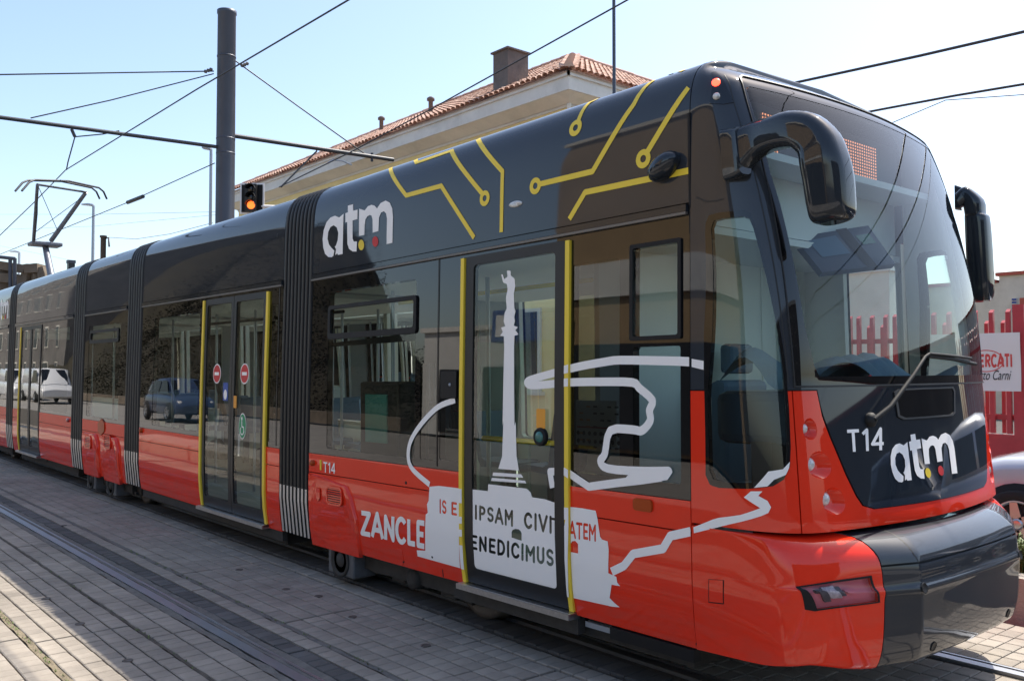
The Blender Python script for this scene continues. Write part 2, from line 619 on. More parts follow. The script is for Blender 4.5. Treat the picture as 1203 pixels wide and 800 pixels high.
def inverter(S, ar, br, na=40, nb=40):
    """pixel -> surface parameters by grid search and Newton steps"""
    G = []
    for i in range(na+1):
        for j in range(nb+1):
            a = ar[0]+(ar[1]-ar[0])*i/na; b = br[0]+(br[1]-br[0])*j/nb
            if snormal(S, a, b).dot(S(a, b)-CAM) > -.02: continue
            G.append((proj(S(a, b)), a, b))
    def inv(px, py):
        g = min(G, key=lambda g: (g[0][0]-px)**2+(g[0][1]-py)**2)
        a, b = g[1], g[2]
        for _ in range(12):
            x, y = proj(S(a, b))
            e = 1e-4
            xa, ya = proj(S(a+e, b)); xb, yb = proj(S(a, b+e))
            A = (xa-x)/e; B = (xb-x)/e; C = (ya-y)/e; D = (yb-y)/e
            det = A*D-B*C
            if abs(det) < 1e-9: break
            dx, dy = px-x, py-y
            da = (D*dx-B*dy)/det; db = (-C*dx+A*dy)/det
            m = max(abs(da)/.3, abs(db)/.3, 1)
            a += da/m; b += db/m
            if abs(da)+abs(db) < 1e-6: break
        return (a, b)
    return inv

# ------------------------------------------------------------------ stroke font (unit cell 1 wide-ish, 1 high, y down)
def arc(cx, cy, rx, ry, a0, a1, n=8):
    return [(cx+rx*cos(radians(a0+(a1-a0)*k/n)), cy+ry*sin(radians(a0+(a1-a0)*k/n))) for k in range(n+1)]
GL = {
 'A': (.72, [[(0,1),(.36,0),(.72,1)],[(.13,.68),(.59,.68)]]),
 'B': (.6, [[(.08,0),(.08,1)],[(.08,.04)]+arc(.3,.27,.25,.23,-90,90)+[(.08,.5)],[(.08,.5)]+arc(.32,.74,.26,.23,-90,90)+[(.08,.96)]]),
 'C': (.66, [arc(.36,.5,.32,.46,-40,-320,14)]),
 'D': (.64, [[(.08,0),(.08,1)],[(.08,.04)]+arc(.26,.5,.34,.46,-90,90)+[(.08,.96)]]),
 'E': (.52, [[(.5,.06),(.08,.06),(.08,.94),(.5,.94)],[(.08,.5),(.44,.5)]]),
 'I': (.16, [[(.08,0),(.08,1)]]),
 'L': (.5, [[(.08,0),(.08,.93),(.5,.93)]]),
 'M': (.78, [[(.06,1),(.06,.05),(.39,.6),(.72,.05),(.72,1)]]),
 'N': (.66, [[(.08,1),(.08,.06),(.58,.94),(.58,0)]]),
 'O': (.7, [arc(.35,.5,.31,.46,0,360,18)]),
 'P': (.58, [[(.08,1),(.08,0)],[(.08,.05)]+arc(.28,.3,.26,.25,-90,90)+[(.08,.55)]]),
 'R': (.6, [[(.08,1),(.08,0)],[(.08,.05)]+arc(.28,.28,.26,.23,-90,90)+[(.08,.51)],[(.3,.52),(.58,1)]]),
 'S': (.58, [arc(.3,.27,.24,.23,-30,-250,8)+arc(.3,.73,.25,.23,-70,150,8)]),
 'T': (.6, [[(0,.06),(.6,.06)],[(.3,.06),(.3,1)]]),
 'U': (.62, [[(.06,0),(.06,.66)]+arc(.31,.66,.25,.30,180,0,8)+[(.56,0)]]),
 'V': (.68, [[(0,0),(.34,1),(.68,0)]]),
 'Z': (.6, [[(.02,.06),(.56,.06),(.04,.94),(.6,.94)]]),
 '1': (.36, [[(.04,.22),(.26,.04),(.26,1)]]),
 '4': (.62, [[(.46,1),(.46,.02),(.03,.7),(.62,.7)]]),
 ' ': (.35, []),
}
def text_polys(txt, quad, wt=.16, gap=.14, inv=None, caps=False, aspect=None):
    """text laid into a pixel quad TL,TR,BR,BL (photograph pixels); returns polygons mapped by inv"""
    W = sum(GL[c][0] for c in txt)+gap*(len(txt)-1)
    TL, TR, BR, BL = quad
    polys = []
    x = 0
    k = aspect or 1.0
    for c in txt:
        wd, ss = GL[c]
        for s in ss:
            for P in stroke([((x+p[0])*k, p[1]) for p in s], wt, caps=caps or c in 'SCOU' and False):
                Q = []
                for (u, v) in P:
                    u = u/(W*k)
                    px = (1-v)*((1-u)*TL[0]+u*TR[0])+v*((1-u)*BL[0]+u*BR[0])
                    py = (1-v)*((1-u)*TL[1]+u*TR[1])+v*((1-u)*BL[1]+u*BR[1])
                    Q.append(inv(px, py) if inv else (px, py))
                polys.append(Q)
        x += wd+gap
    return polys
# ================================================================== GROUND AND SETTING
def sheet(name, x0, x1, y0, y1, z, m):
    return tag(MB().quad((x0,y0,z),(x1,y0,z),(x1,y1,z),(x0,y1,z)).build(name, m), kind='structure')
tag(MB().quad((-900,-900,-.09),(900,-900,-.09),(900,900,-.09),(-900,900,-.09)).build('ground', 'asphalt'), kind='structure')
mat('street', (.27, .25, .225, 1), .9, var=.2, vscale=3, bump=.4, bscale=60, dirt=.25)
PAV = tag(MB().box((-60,-2.0,-.085),(12,6.62,-.018)).build('track_pavement', 'joint'), kind='structure')
ROOTLOC[PAV.name] = Vector((0,0,0))
tag(MB().quad((-120,-9.35,-.075),(60,-9.35,-.075),(60,-2.01,-.075),(-120,-2.01,-.075)).build('street', 'street'), kind='structure')
tag(MB().quad((-120,6.63,-.075),(60,6.63,-.075),(60,13.6,-.075),(-120,13.6,-.075)).build('street', 'street'), kind='structure')
YN = 3.62                        # near side of the tram
W = 2.40
YC = YN + W/2
RAILS = [2.385, .95, 4.10, 5.54]
def block_mesh(name, lx, ly, h=.02, b=.006):
    bm = MB()
    x, y = lx/2, ly/2
    bm.add([(-x,-y,-h),(x,-y,-h),(x,y,-h),(-x,y,-h),(-x,-y,-b*.7),(x,-y,-b*.7),(x,y,-b*.7),(-x,y,-b*.7),
            (-x+b,-y+b,0),(x-b,-y+b,0),(x-b,y-b,0),(-x+b,y-b,0)],
           [(8,9,10,11),(4,5,9,8),(5,6,10,9),(6,7,11,10),(7,4,8,11),(0,1,5,4),(1,2,6,5),(2,3,7,6),(3,0,4,7)])
    return bm
UX = .1061                      # block length along the track
SL = UX*18                      # one precast slab
bands = []                      # (y0, rows, row width, slab phase, material)
bands.append((-1.62, 5, .12, .3, 0)); bands.append((-1.00, 5, .12, .9, 0)); bands.append((-.38, 5, .12, 1.4, 0))
bands.append((.18, 5, .12, 1.4, 0)); bands.append((1.06, 2, .155, 1.1, 0)); bands.append((1.415, 5, .117, 1.26, 0))
bands.append((2.02, 2, .14, -.3+.02, 0))
bands.append((2.545, 1, .12, .6, 1)); bands.append((2.675, 1, .115, .6, 0))
bands.append((2.83, 6, .126, -.03, 0)); bands.append((3.605, 1, .15, .5, 0))
bands.append((3.80, 1, .2, .5, 1)); bands.append((4.20, 8, .155, .4, 0)); bands.append((5.64, 6, .155, .8, 0))
items = []
for (y0, n, wd, ph, mk) in bands:
    for r_ in range(n):
        y = y0+(r_+.5)*wd
        k0 = int(-42/UX); k1 = int(5/UX)
        for k in range(k0, k1):
            x = k*UX+ph
            if (k % 18) == 0: sx = .012
            else: sx = 0
            d = sqrt(x*x+y*y)
            # seen only inside the view wedge (a margin kept for nearby cameras)
            v = Vector((x, y, 0))-CAM
            dep = v.dot(FWD)
            if dep < .8: continue
            px, py = proj(Vector((x, y, 0)))
            if not (-260 < px < 1460 and py < 1050): continue
            hid = (YN+.25 < y < YC+1.1 and x < -2.6)
            items.append((x-sx, y, UX-.006-sx, wd-.010, mk, dep, px, py, hid))
vis = [i for i in items if 0 < i[6] < 1203 and i[7] < 800 and not i[8] and not (i[1] > 3.7 and i[0] < -2.3)]
vis.sort(key=lambda i: i[5])
single = set(id(i) for i in vis[:300])
meshes = {}
rest = MB()
for it in items:
    x, y, lx, ly, mk, dep, px, py, hid = it
    z = random.uniform(-.0025, .0015)
    if id(it) in single:
        key = (round(lx, 4), round(ly, 4), mk)
        if key not in meshes:
            me = block_mesh('paver', lx, ly).mesh('paver')
            me.materials.append(M['paver_dark' if mk else 'paver'])
            meshes[key] = me
        o = bpy.data.objects.new('paver', meshes[key])
        COL.objects.link(o)
        o.location = (x, y, z)
        o.rotation_euler = (random.gauss(0, .004), random.gauss(0, .004), random.gauss(0, .004))
        o.parent = PAV
    else:
        b = .006; h = .02; X, Y_ = lx/2, ly/2
        tz = [z+random.gauss(0, .0007) for _ in range(4)]
        rest.add([(x-X,y-Y_,-h),(x+X,y-Y_,-h),(x+X,y+Y_,-h),(x-X,y+Y_,-h),
                  (x-X,y-Y_,z-.004),(x+X,y-Y_,z-.004),(x+X,y+Y_,z-.004),(x-X,y+Y_,z-.004),
                  (x-X+b,y-Y_+b,tz[0]),(x+X-b,y-Y_+b,tz[1]),(x+X-b,y+Y_-b,tz[2]),(x-X+b,y+Y_-b,tz[3])],
                 [(8,9,10,11),(4,5,9,8),(5,6,10,9),(6,7,11,10),(7,4,8,11),(0,1,5,4),(1,2,6,5),(2,3,7,6),(3,0,4,7)], mk)
tag(rest.build('paver_field', ['paver', 'paver_dark'], PAV), kind='stuff')
# lifting holes cast into the slabs
for (px, py) in ((54,703),(94,732.5),(150,775.5),(281,669),(336,692),(414,724.5),(374,700),(500,758),(75,557+60)):
    d = ray(px, py); t = -CAM.z/d.z; p = CAM+d*t
    MB().lathe([(.032,-.012),(.032,.0035),(.024,.0035),(.023,.002),(0,.002)], (p.x,p.y,0), n=16).build('slab_lifting_plug', 'rail_side', PAV)
# sandy filling with moss in the wide joints
def joint_fill(name, y0, y1, z, m):
    mb = MB(); x = -30
    pts = []
    while x < 1.5:
        pts.append(x); x += .12
    a = [(x, y0+random.uniform(-.006,.006), z+random.uniform(-.004,.004)) for x in pts]
    b = [(x, y1+random.uniform(-.006,.006), z+random.uniform(-.004,.004)) for x in pts]
    n = len(pts)
    mb.add(a+b, [(i, i+1, n+i+1, n+i) for i in range(n-1)], 0, True)
    return mb.build(name, m, PAV)
mat('sand', (.20, .165, .11, 1), .95, var=.4, vscale=14, bump=.8, bscale=70)
mat('mortar', (.15, .14, .125, 1), .95, var=.35, vscale=10, bump=.6, bscale=50)
joint_fill('sand_joint', 1.375, 1.412, -.004, 'sand')
joint_fill('sand_joint', 2.0, 2.022, -.004, 'joint')
joint_fill('sand_joint', 2.79, 2.825, -.005, 'mortar')
joint_fill('asphalt_strip', 2.30, 2.352, -.003, 'mortar')
joint_fill('asphalt_strip', 2.435, 2.54, -.004, 'mortar')
for (y0) in RAILS:
    t = tag(MB().box((-60,y0-.028,-.08),(14,y0+.04,.003)).box((-60,y0+.078,-.08),(14,y0+.098,.000)).build('tram_rail', ['steel_rail']), kind='structure')
    tag(MB().box((-60,y0+.041,-.08),(14,y0+.077,-.03)).build('rail_groove', 'rail_side', t))
# moss tufts in the joints
mo = MB()
for _ in range(160):
    x = random.uniform(-9, -3.5); y = random.choice([1.394, 1.394, 1.394, 2.81, 2.01])+random.uniform(-.012,.012)
    for k in range(5):
        a = random.uniform(0, 2*pi); r_ = random.uniform(.006,.016); h = random.uniform(.004,.018)
        c = Vector((x+random.uniform(-.02,.02), y+random.uniform(-.01,.01), -.004))
        mo.add([c+Vector((cos(a)*.003,sin(a)*.003,0)), c-Vector((cos(a)*.003,sin(a)*.003,0)), c+Vector((cos(a+1.5)*r_,sin(a+1.5)*r_,h))], [(0,1,2)])
tag(mo.build('joint_moss', 'weed'), 'small moss and grass tufts growing in the wide paving joints', 'moss', kind='stuff')

# ================================================================== TRAM
TR = thing('tram', 'red and dark grey low-floor tram with white and yellow livery on the near track', 'tram', (-10, YC, 0))
PIV = (-7.1, .3); TA = radians(.7)
def tilt(v):
    dx, dz = v.x-PIV[0], v.z-PIV[1]
    return Vector((PIV[0]+dx*cos(TA)-dz*sin(TA), v.y, PIV[1]+dx*sin(TA)+dz*cos(TA)))
_low = [(.035,.28),(.012,.42),(0,.6),(0,1.02),(.008,1.6),(.03,2.5)]
_up = smooth2([(.03,2.5),(.0325,2.66),(.036,2.83),(.041,2.98),(.051,3.09),(.073,3.175),(.112,3.242),(.170,3.288),(.255,3.318),(.38,3.335),(.6,3.347),(1.2,3.36)], 8)
_ub = [2.5]
for i in range(1, len(_up)):
    _ub.append(_ub[-1]+sqrt((_up[i][0]-_up[i-1][0])**2+(_up[i][1]-_up[i-1][1])**2))
BTOP = _ub[-1]
def prof(b):
    if b <= 2.5:
        z = b
        if z <= _low[0][1]: return (_low[0][0]+(_low[0][1]-z)*.2, z)
        for i in range(len(_low)-1):
            if z <= _low[i+1][1]:
                t = (z-_low[i][1])/(_low[i+1][1]-_low[i][1])
                return (_low[i][0]+t*(_low[i+1][0]-_low[i][0]), z)
    b = min(b, BTOP-1e-6)
    lo, hi = 0, len(_ub)-1
    while hi-lo > 1:
        m = (lo+hi)//2
        if _ub[m] <= b: lo = m
        else: hi = m
    t = (b-_ub[lo])/(_ub[hi]-_ub[lo])
    return (_up[lo][0]+t*(_up[hi][0]-_up[lo][0]), _up[lo][1]+t*(_up[hi][1]-_up[lo][1]))
def sideR(a, b):
    y, z = prof(b); return Vector((a, YN+y, z))
def side1(a, b):
    return tilt(sideR(a, b))
def farR(a, b):
    y, z = prof(b); return Vector((a, YN+W-y, z))
def far1(a, b):
    return tilt(farR(a, b))
i1 = inverter(side1, (-7.3, -2.5), (.2, 3.4))
iR = inverter(sideR, (-22, -7), (.2, 3.4))
def P1(pts): return [i1(x, y) for x, y in pts]
def PR(pts): return [iR(x, y) for x, y in pts]
X1a = i1(363, 534)[0]; X1b = i1(811, 589.6)[0]
X2a = iR(163.5, 501)[0]; X2b = iR(328, 527)[0]
X3a = iR(96.7, 493)[0]; X3b = iR(146, 499)[0]
X4a = iR(15, 480.5)[0]; X4b = iR(83.3, 489.5)[0]
X5b = iR(7, 479.5)[0]; X5a = X5b-4.2
print('modules', X1a, X1b, X2a, X2b, X3a, X3b, X4a, X4b, X5b)
WZ = 1.02; GZ = 2.488
SP = (.4, .07)

def module(S, SF, xa, xb, doors, wins, farwins, tail=None):
    """side skins of one car: doors = [(x0,x1)], wins = list of polygons in (x,z)"""
    dl = [rect(d0, 0, d1, 2.452) for d0, d1 in doors]
    dl2 = [rect(d0, .02, d1, 1.5) for d0, d1 in doors]
    patch('lower_panel', rect(xa, .28, xb, .860), S, 'red', TR, holes=dl2, thick=.03, step=SP)
    patch('waist_panel', rect(xa, .867, xb, WZ), S, 'red', TR, holes=dl2, thick=.03, step=SP)
    patch('window_band', rect(xa, WZ+.004, xb, GZ), S, 'frit', TR, holes=dl+list(wins), off=-.003, thick=.05, step=(.4,.25))
    patch('backing', [rect(xa, .3, xb, 1.0)], S, 'black', TR, holes=dl2, off=-.032, step=(.5,.3))
    patch('upper_panel', rect(xa, GZ+.05, xb, BTOP-.002), S, 'slate', TR, thick=.03, step=(.5,.035))
    patch('rain_gutter', rect(xa+.01, GZ+.004, xb-.01, GZ+.040), S, 'slate2', TR, off=.018, thick=.03, step=(.5,.02))
    patch('gutter_lip', rect(xa+.01, GZ-.012, xb-.01, GZ+.002), S, 'gutter_strip', TR, off=.020, thick=.02, step=(.5,.02))
    patch('backing', rect(xa, GZ-.03, xb, GZ+.08), S, 'black', TR, off=-.02, step=(.5,.05))
    # far side
    patch('far_panel', rect(xa, .28, xb, WZ), SF, 'red', TR, thick=.03, step=(.6,.3), flip=True)
    patch('far_band', rect(xa, WZ+.004, xb, GZ+.04), SF, 'in_wall', TR, holes=farwins, thick=.05, step=(.6,.3), flip=True, off=-.03)
    patch('far_band_outer', rect(xa, WZ+.004, xb, GZ+.04), SF, 'frit', TR, holes=farwins, step=(.6,.3), flip=True)
    patch('far_upper_panel', rect(xa, GZ+.045, xb, BTOP-.002), SF, 'slate', TR, thick=.03, step=(.5,.06), flip=True)
    for q in farwins:
        patch('far_window', q, SF, 'glass_far', TR, off=-.004, step=(.6,.4), flip=True)
    # inside: floor, ceiling, linings
    tl = (lambda v: v) if S is sideR else tilt
    def bx(lo, hi, name, m):
        mb = MB().box(lo, hi)
        mb.v = [tuple(tl(Vector(v))) for v in mb.v]
        return mb.build(name, m, TR)
    bx((xa+.01, YN+.09, .30), (xb-.01, YN+W-.06, .345), 'floor', 'in_floor')
    bx((xa+.01, YN+.10, 2.40), (xb-.01, YN+W-.10, 2.44), 'ceiling_lining', 'in_ceiling')
    bx((xa+.01, YN+W-.075, .345), (xb-.01, YN+W-.055, WZ), 'wall_lining', 'in_wall')
    bx((xa+.1, YN+.14, .14), (xb-.1, YN+W-.14, .295), 'underframe', 'under')
    # dark rocker below the skirt
    return

def pole_in(x, y, S=sideR, m='pole_light', z0=.345, z1=2.4):
    mb = MB().tube([(x,y,z0),(x,y,z1)], .017, 8)
    if S is side1: mb.v = [tuple(tilt(Vector(v))) for v in mb.v]
    return mb.build('grab_pole', m, TR)
def seat(x, y, rz, S=sideR):
    """passenger seat: shell with cushion and back on a pedestal"""
    mb = MB()
    prof_ = [(-.20,.02),(-.22,.05),(.18,.03),(.23,.10),(.27,.40),(.29,.55),(.25,.56),(.22,.40),(.17,.12),(.10,.09),(-.16,.10),(-.20,.08)]
    r0 = [(px_, -.21, pz) for px_, pz in prof_]; r1 = [(px_, .21, pz) for px_, pz in prof_]
    def tr(p): return Vector((x+p[0]*cos(rz)-p[1]*sin(rz), y+p[0]*sin(rz)+p[1]*cos(rz), p[2]+.76))
    mb.loft([[tr(p) for p in r0], [tr(p) for p in r1]], 0, True, False)
    mb.tube([tr((0,0,-.42)), tr((0,0,.03))], .05, 8, 1)
    if S is side1: mb.v = [tuple(tilt(Vector(v))) for v in mb.v]
    return mb.build('passenger_seat', ['seat_blue', 'under_grey'], TR)

# ---- car 1 (front), window polygons from the photograph
d1 = (i1(541, 556)[0], i1(670, 574)[0])          # doorway incl. edge strips
xA0 = i1(384, 460)[0]; xA1 = i1(487, 460)[0]
winA = rrect(xA0, 1.075, xA1, 2.36, .03)
winA2 = rrect(i1(493,500)[0], 1.075, i1(512,500)[0], 1.75, .02)
winA3 = rrect(i1(516,500)[0], 1.085, i1(538,500)[0], 1.50, .02)
xB0 = i1(742, 340)[0]; xB1 = i1(799, 340)[0]
zB1 = i1(770, 286)[1]; zB0 = i1(770, 397)[1]
winB = rrect(xB0+.012, zB0+.012, xB1-.012, zB1-.012, .012)
winB2 = rrect(xB0+.01, 1.10, xB1+.0, zB0-.045, .015)
winB3 = rrect(i1(672,480)[0], 1.10, xB0-.09, 2.30, .015)
module(side1, far1, X1a, X1b, [d1], [winA, winA2, winA3, winB, winB2, winB3],
       [rrect(X1a+.08,1.05,-5.05,2.45,.04), rrect(-4.97,1.05,-3.7,2.45,.04), rrect(-3.27,1.25,-2.89,2.40,.04)])
# ---- car 2
d2 = (iR(235.5, 500)[0], iR(312.5, 520)[0])
w2 = rrect(iR(180,430)[0], 1.07, iR(233,430)[0], 2.33, .03)
w2b = rrect(iR(316,430)[0], 1.07, X2b-.1, 2.33, .03)
module(sideR, farR, X2a, X2b, [d2], [w2, w2b], [rrect(X2a+.08,1.05,X2a+1.85,2.45,.04), rrect(X2a+1.93,1.05,X2b-.08,2.45,.04)])
# ---- car 3 (short, over a bogie)
w3 = rrect(iR(103,430)[0], 1.07, iR(140,430)[0], 2.33, .03)
module(sideR, farR, X3a, X3b, [], [w3], [rrect(X3a+.08,1.05,X3b-.08,2.45,.04)])
# ---- car 4
d4 = (iR(21.5, 482)[0], iR(46, 485)[0])
w4 = rrect(iR(49,430)[0], 1.07, iR(80,430)[0], 2.36, .03)
module(sideR, farR, X4a, X4b, [d4], [w4], [rrect(X4a+.08,1.05,X4a+1.85,2.45,.04), rrect(X4a+1.93,1.05,X4b-.08,2.45,.04)])
# ---- car 5 (rear)
module(sideR, farR, X5a, X5b, [], [rrect(X5a+.3,1.07,X5b-.2,2.3,.03)], [rrect(X5a+.3,1.08,X5b-.3,2.40,.04)])
MB().box((X5a-.5,YN+.1,.3),(X5a,YN+W-.1,3.1)).build('rear_cab', 'slate', TR)

# ---- glass panes
def pane(poly, S, m='glass', name='window', off=-.006, par=TR):
    return patch(name, poly, S, m, par, off=off, step=(.4,.3))
def ring(name, poly_out, poly_in, S, m, par, off=.006, thick=.012):
    return patch(name, poly_out, S, m, par, holes=[poly_in], off=off, thick=thick, step=(.3,.3), grid=False)
def grow(P, d):
    cx = sum(p[0] for p in P)/len(P); cy = sum(p[1] for p in P)/len(P)
    x0 = min(p[0] for p in P); x1 = max(p[0] for p in P); y0 = min(p[1] for p in P); y1 = max(p[1] for p in P)
    kx = (x1-x0+2*d)/(x1-x0); ky = (y1-y0+2*d)/(y1-y0)
    mx, my = (x0+x1)/2, (y0+y1)/2
    return [(mx+(p[0]-mx)*kx, my+(p[1]-my)*ky) for p in P]
pA = pane(winA, side1)
pane(winA2, side1, 'glass_dark'); pane(winA3, side1, 'glass_dark')
pB = pane(winB, side1)
pane(winB2, side1, 'glass'); pane(winB3, side1, 'glass_dark')
p2 = pane(w2, sideR); pane(w2b, sideR, 'glass_dark'); p3 = pane(w3, sideR); p4 = pane(w4, sideR)
pane(rrect(X5a+.3,1.07,X5b-.2,2.3,.03), sideR)
# opening sash of the front passenger window, tilted in
zh = i1(440, 395)[1]; zt = i1(440, 353)[1]
xs0 = xA0+.01; xs1 = i1(490, 380)[0]
o_ = rrect(xs0, zh, xs1, zt, .03); n_ = rrect(xs0+.035, zh+.045, xs1-.035, zt-.03, .025)
ring('sash_frame', o_, n_, side1, 'black', pA, .012, .03)
def tq(*pts): return [tilt(Vector(p)) for p in pts]
MB().add(tq((xs0-.25,YN+.16,zh-.02),(xs1,YN+.05,zh+.01),(xs1,YN+.07,zh-.05),(xs0-.25,YN+.18,zh-.05)), [(0,1,2,3)]).build('sash_stay', 'black', pA)
# framed sliding pane by the cab
ring('window_frame', grow(winB, .022), winB, side1, 'black', pB, .008, .02)
# side ventilation sashes in cars 2 and 3
for S_, px0, px1, pp in ((sideR, 105, 139, p3),):
    ring('window_frame', rrect(iR(px0,410)[0], iR(px0,404)[1], iR(px1,410)[0], iR(px1,385)[1], .03),
         rrect(iR(px0,410)[0]+.05, iR(px0,404)[1]+.05, iR(px1,410)[0]-.05, iR(px1,385)[1]-.04, .03), S_, 'black', pp, .006, .02)
# thin glass joints in the band (vertical rubber seams)
for px in (514,):
    xx = i1(px, 430)[0]
    patch('glass_joint', rect(xx-.005, WZ+.02, xx+.005, GZ-.01), side1, 'rubber', TR, off=.0015, step=(.2,.4))
for px in (98, 164, 326):
    xx = iR(px, 430)[0]
    patch('glass_joint', rect(xx-.006, WZ+.02, xx+.006, GZ-.01), sideR, 'rubber', TR, off=.0015, step=(.2,.4))

# ---- doors
def door(S, x0, x1, leaves, zb=.30, zt=2.452, strips=(1, 1), inv=None, sw=.035, gm='glass_door'):
    fr0, fr1 = x0+(sw+.008 if strips[0] else .01), x1-(sw+.008 if strips[1] else .01)
    wd = (fr1-fr0)/leaves
    outs = []
    for k in range(leaves):
        a0 = fr0+wd*k+.004; a1 = fr0+wd*(k+1)-.004
        fw = .082 if leaves == 1 else .055
        o_ = rrect(a0, zb, a1, zt, .02); n_ = rrect(a0+fw, zb+.10, a1-fw, zt-.06, .03)
        d_ = patch('door', o_, S, 'doorframe', TR, holes=[n_], off=.006, thick=.04, step=(.3,.3), grid=False)
        g_ = patch('door_pane', n_, S, gm, d_, off=-.002, step=(.4,.3))
        outs.append((d_, n_))
    for k, xx in enumerate((x0, x1-sw)):
        if strips[k]:
            patch('door_edge_strip', rect(xx, zb-.005, xx+sw, zt-.005), S, 'yellow', TR, off=.016, thick=.03, step=(.1,.15))
    mb = MB()
    for q in ((x0-.01, x1+.01),):
        mb.box((q[0], YN-.035, zb-.045), (q[1], YN+.10, zb-.012))
        mb.box((q[0], YN-.02, zb-.028), (q[1], YN+.12, zb-.010))
    if S is side1: mb.v = [tuple(tilt(Vector(v))) for v in mb.v]
    mb.build('door_sill', 'alu', TR)
    mb = MB().box((x0, YN+.12, zb-.10), (x1, YN+.16, zb+.02))
    if S is side1: mb.v = [tuple(tilt(Vector(v))) for v in mb.v]
    mb.build('door_threshold', 'black', TR)
    return outs
zd1 = (i1(543, 683)[1]+i1(666, 711)[1])/2
D1 = door(side1, d1[0], d1[1], 1, zd1, 2.452)
zd2 = (iR(236, 592)[1]+iR(310, 612)[1])/2
D2 = door(sideR, d2[0], d2[1], 2, zd2, 2.452, sw=.045)
D4 = door(sideR, d4[0], d4[1], 2, zd2, 2.452, strips=(1, 0), sw=.05)
d5 = (X5b-1.9, X5b-.5)

# ---- bellows between the cars
def bellows(Sa, xa, xb, n, light=0):
    zt = .715
    def mk(b0, b1, name, m, amp, off):
        mb = MB()
        cols = []
        bs = []
        b = b0
        while b < b1-1e-6:
            bs.append(b); b += .05 if b > 2.45 else .3
        bs.append(b1)
        ks = []
        for k in range(n):
            ks += [(k+.04, off-amp), (k+.22, off-.004), (k+.5, off), (k+.74, off-.004), (k+.92, off-amp)]
        for k, d in ks:
            x = xa+(xb-xa)*k/n
            col = []
            for b in bs:
                y, z = prof(b)
                nn = snormal(sideR, x, b)
                p = Vector((x, YN+y, z))+nn*d
                col.append(p)
            if b1 > 3:
                for b in bs[::-1][1:]:
                    y, z = prof(b)
                    nn = snormal(sideR, x, b); nn.y = -nn.y
                    col.append(Vector((x, YN+W-y, z))+nn*d)
            cols.append(col)
        nb = len(cols[0])
        vs = [p for c in cols for p in c]
        nc = len(cols)
        for i in range(nc-1):
            mb.add([p for c in cols[i:i+2] for p in c], [(j, nb+j, nb+j+1, j+1) for j in range(nb-1)], 1 if i % 5 in (0, 3, 4) and amp < .04 or i % 5 == 4 else 0, False)
        return mb.build(name, m, TR)
    bl = mk(zt, BTOP-.01, 'bellows', ['rubber', 'rubber_deep'], .045, .012)
    bl2 = mk(.30, zt-.002, 'bellows_skirt', ['alu_dull', 'rubber_deep'], .03, .012)
    MB().box((xa-.01, YN+.09, .32), (xb+.01, YN+.12, 2.44)).box((xa-.01, YN+W-.12, .32), (xb+.01, YN+W-.09, 2.44)).box((xa-.01, YN+.09, 2.441), (xb+.01, YN+W-.09, 2.47)).box((xa-.01, YN+.09, .29), (xb+.01, YN+W-.09, .319)).build('gangway_lining', 'pole_light', bl)
bellows(None, X2b+.012, X1a-.012, 8)
bellows(None, X3b+.012, X2a-.012, 6)
bellows(None, X4b+.012, X3a-.012, 5)
bellows(None, X5b+.012, X4a-.012, 4)

# ---- underside, rockers and bogies
def tl_box(lo, hi, name, m, par=TR, front=False, bev=.0):
    mb = MB()
    if bev: mb.bbox(lo, hi, bev)
    else: mb.box(lo, hi)
    if front: mb.v = [tuple(tilt(Vector(v))) for v in mb.v]
    return mb.build(name, m, par)
tl_box((X2a+.02, YN+.05, .19), (X2b-.02, YN+.10, .29), 'rocker', 'under')
tl_box((d1[0]-.12, YN+.03, .17), (d1[1]+.02, YN+.09, .262), 'rocker', 'under', front=True)
tl_box((d1[1]+.28, YN+.02, .21), (X1b-.01, YN+.08, .272), 'rocker', 'black', front=True)
tl_box((d1[1]+.05, YN+.06, .22), (d1[1]+.28, YN+.10, .25), 'step_light', 'pole_light', front=True)
def bogie(xc, box_px):
    b = MB().bbox((xc-.95, YN+.42, .12), (xc+.95, YN+.52, .30), .02).bbox((xc-.95, YN+W-.52, .12), (xc+.95, YN+W-.42, .30), .02)
    for k in range(6):
        x = xc-.8+.32*k
        b.bbox((x, YN+.20, .10+.02*(k % 2)), (x+.18, YN+.44, .25), .012)
    b.tube([(xc-.9,YN+.17,.22),(xc-.3,YN+.16,.15),(xc+.4,YN+.17,.20),(xc+.9,YN+.18,.14)], .02, 8)
    b.lathe([(.07,0),(.07,.08),(.03,.09)], (xc+.25,YN+.19,.19), (0,-1,0), 14)
    b.bbox((xc-.12, YN+.45, .16), (xc+.12, YN+W-.45, .28), .01)
    bg = b.build('bogie', 'under', TR)
    for dx in (-.85, .85):
        for y in (3.98, 5.55):
            MB().lathe([(.06,-.06),(.30,-.06),(.33,-.04),(.31,-.02),(.31,.06),(.27,.06),(.24,.03),(.09,.03),(.08,.07),(.0,.07)], (xc+dx,y,.315), (0,-1,0), 28).build('wheel', 'rail_side', bg)
    for x in box_px:
        bb = MB().bbox((x-.20, YN+.035, .075), (x+.20, YN+.25, .33), .015)
        bb.build('axle_box', 'under_grey', bg)
        MB().lathe([(.14,0),(.14,.012),(.115,.014),(.10,-.002),(.06,-.002),(.05,.01),(0,.012)], (x,YN+.035,.20), (0,-1,0), 22).build('axle_cover', 'under', bg)
bogie(-5.75, [i1(402, 655)[0]])
bogie((X3a+X3b)/2, [iR(108,560)[0], iR(131,566)[0]])
bogie(-20.3, [])
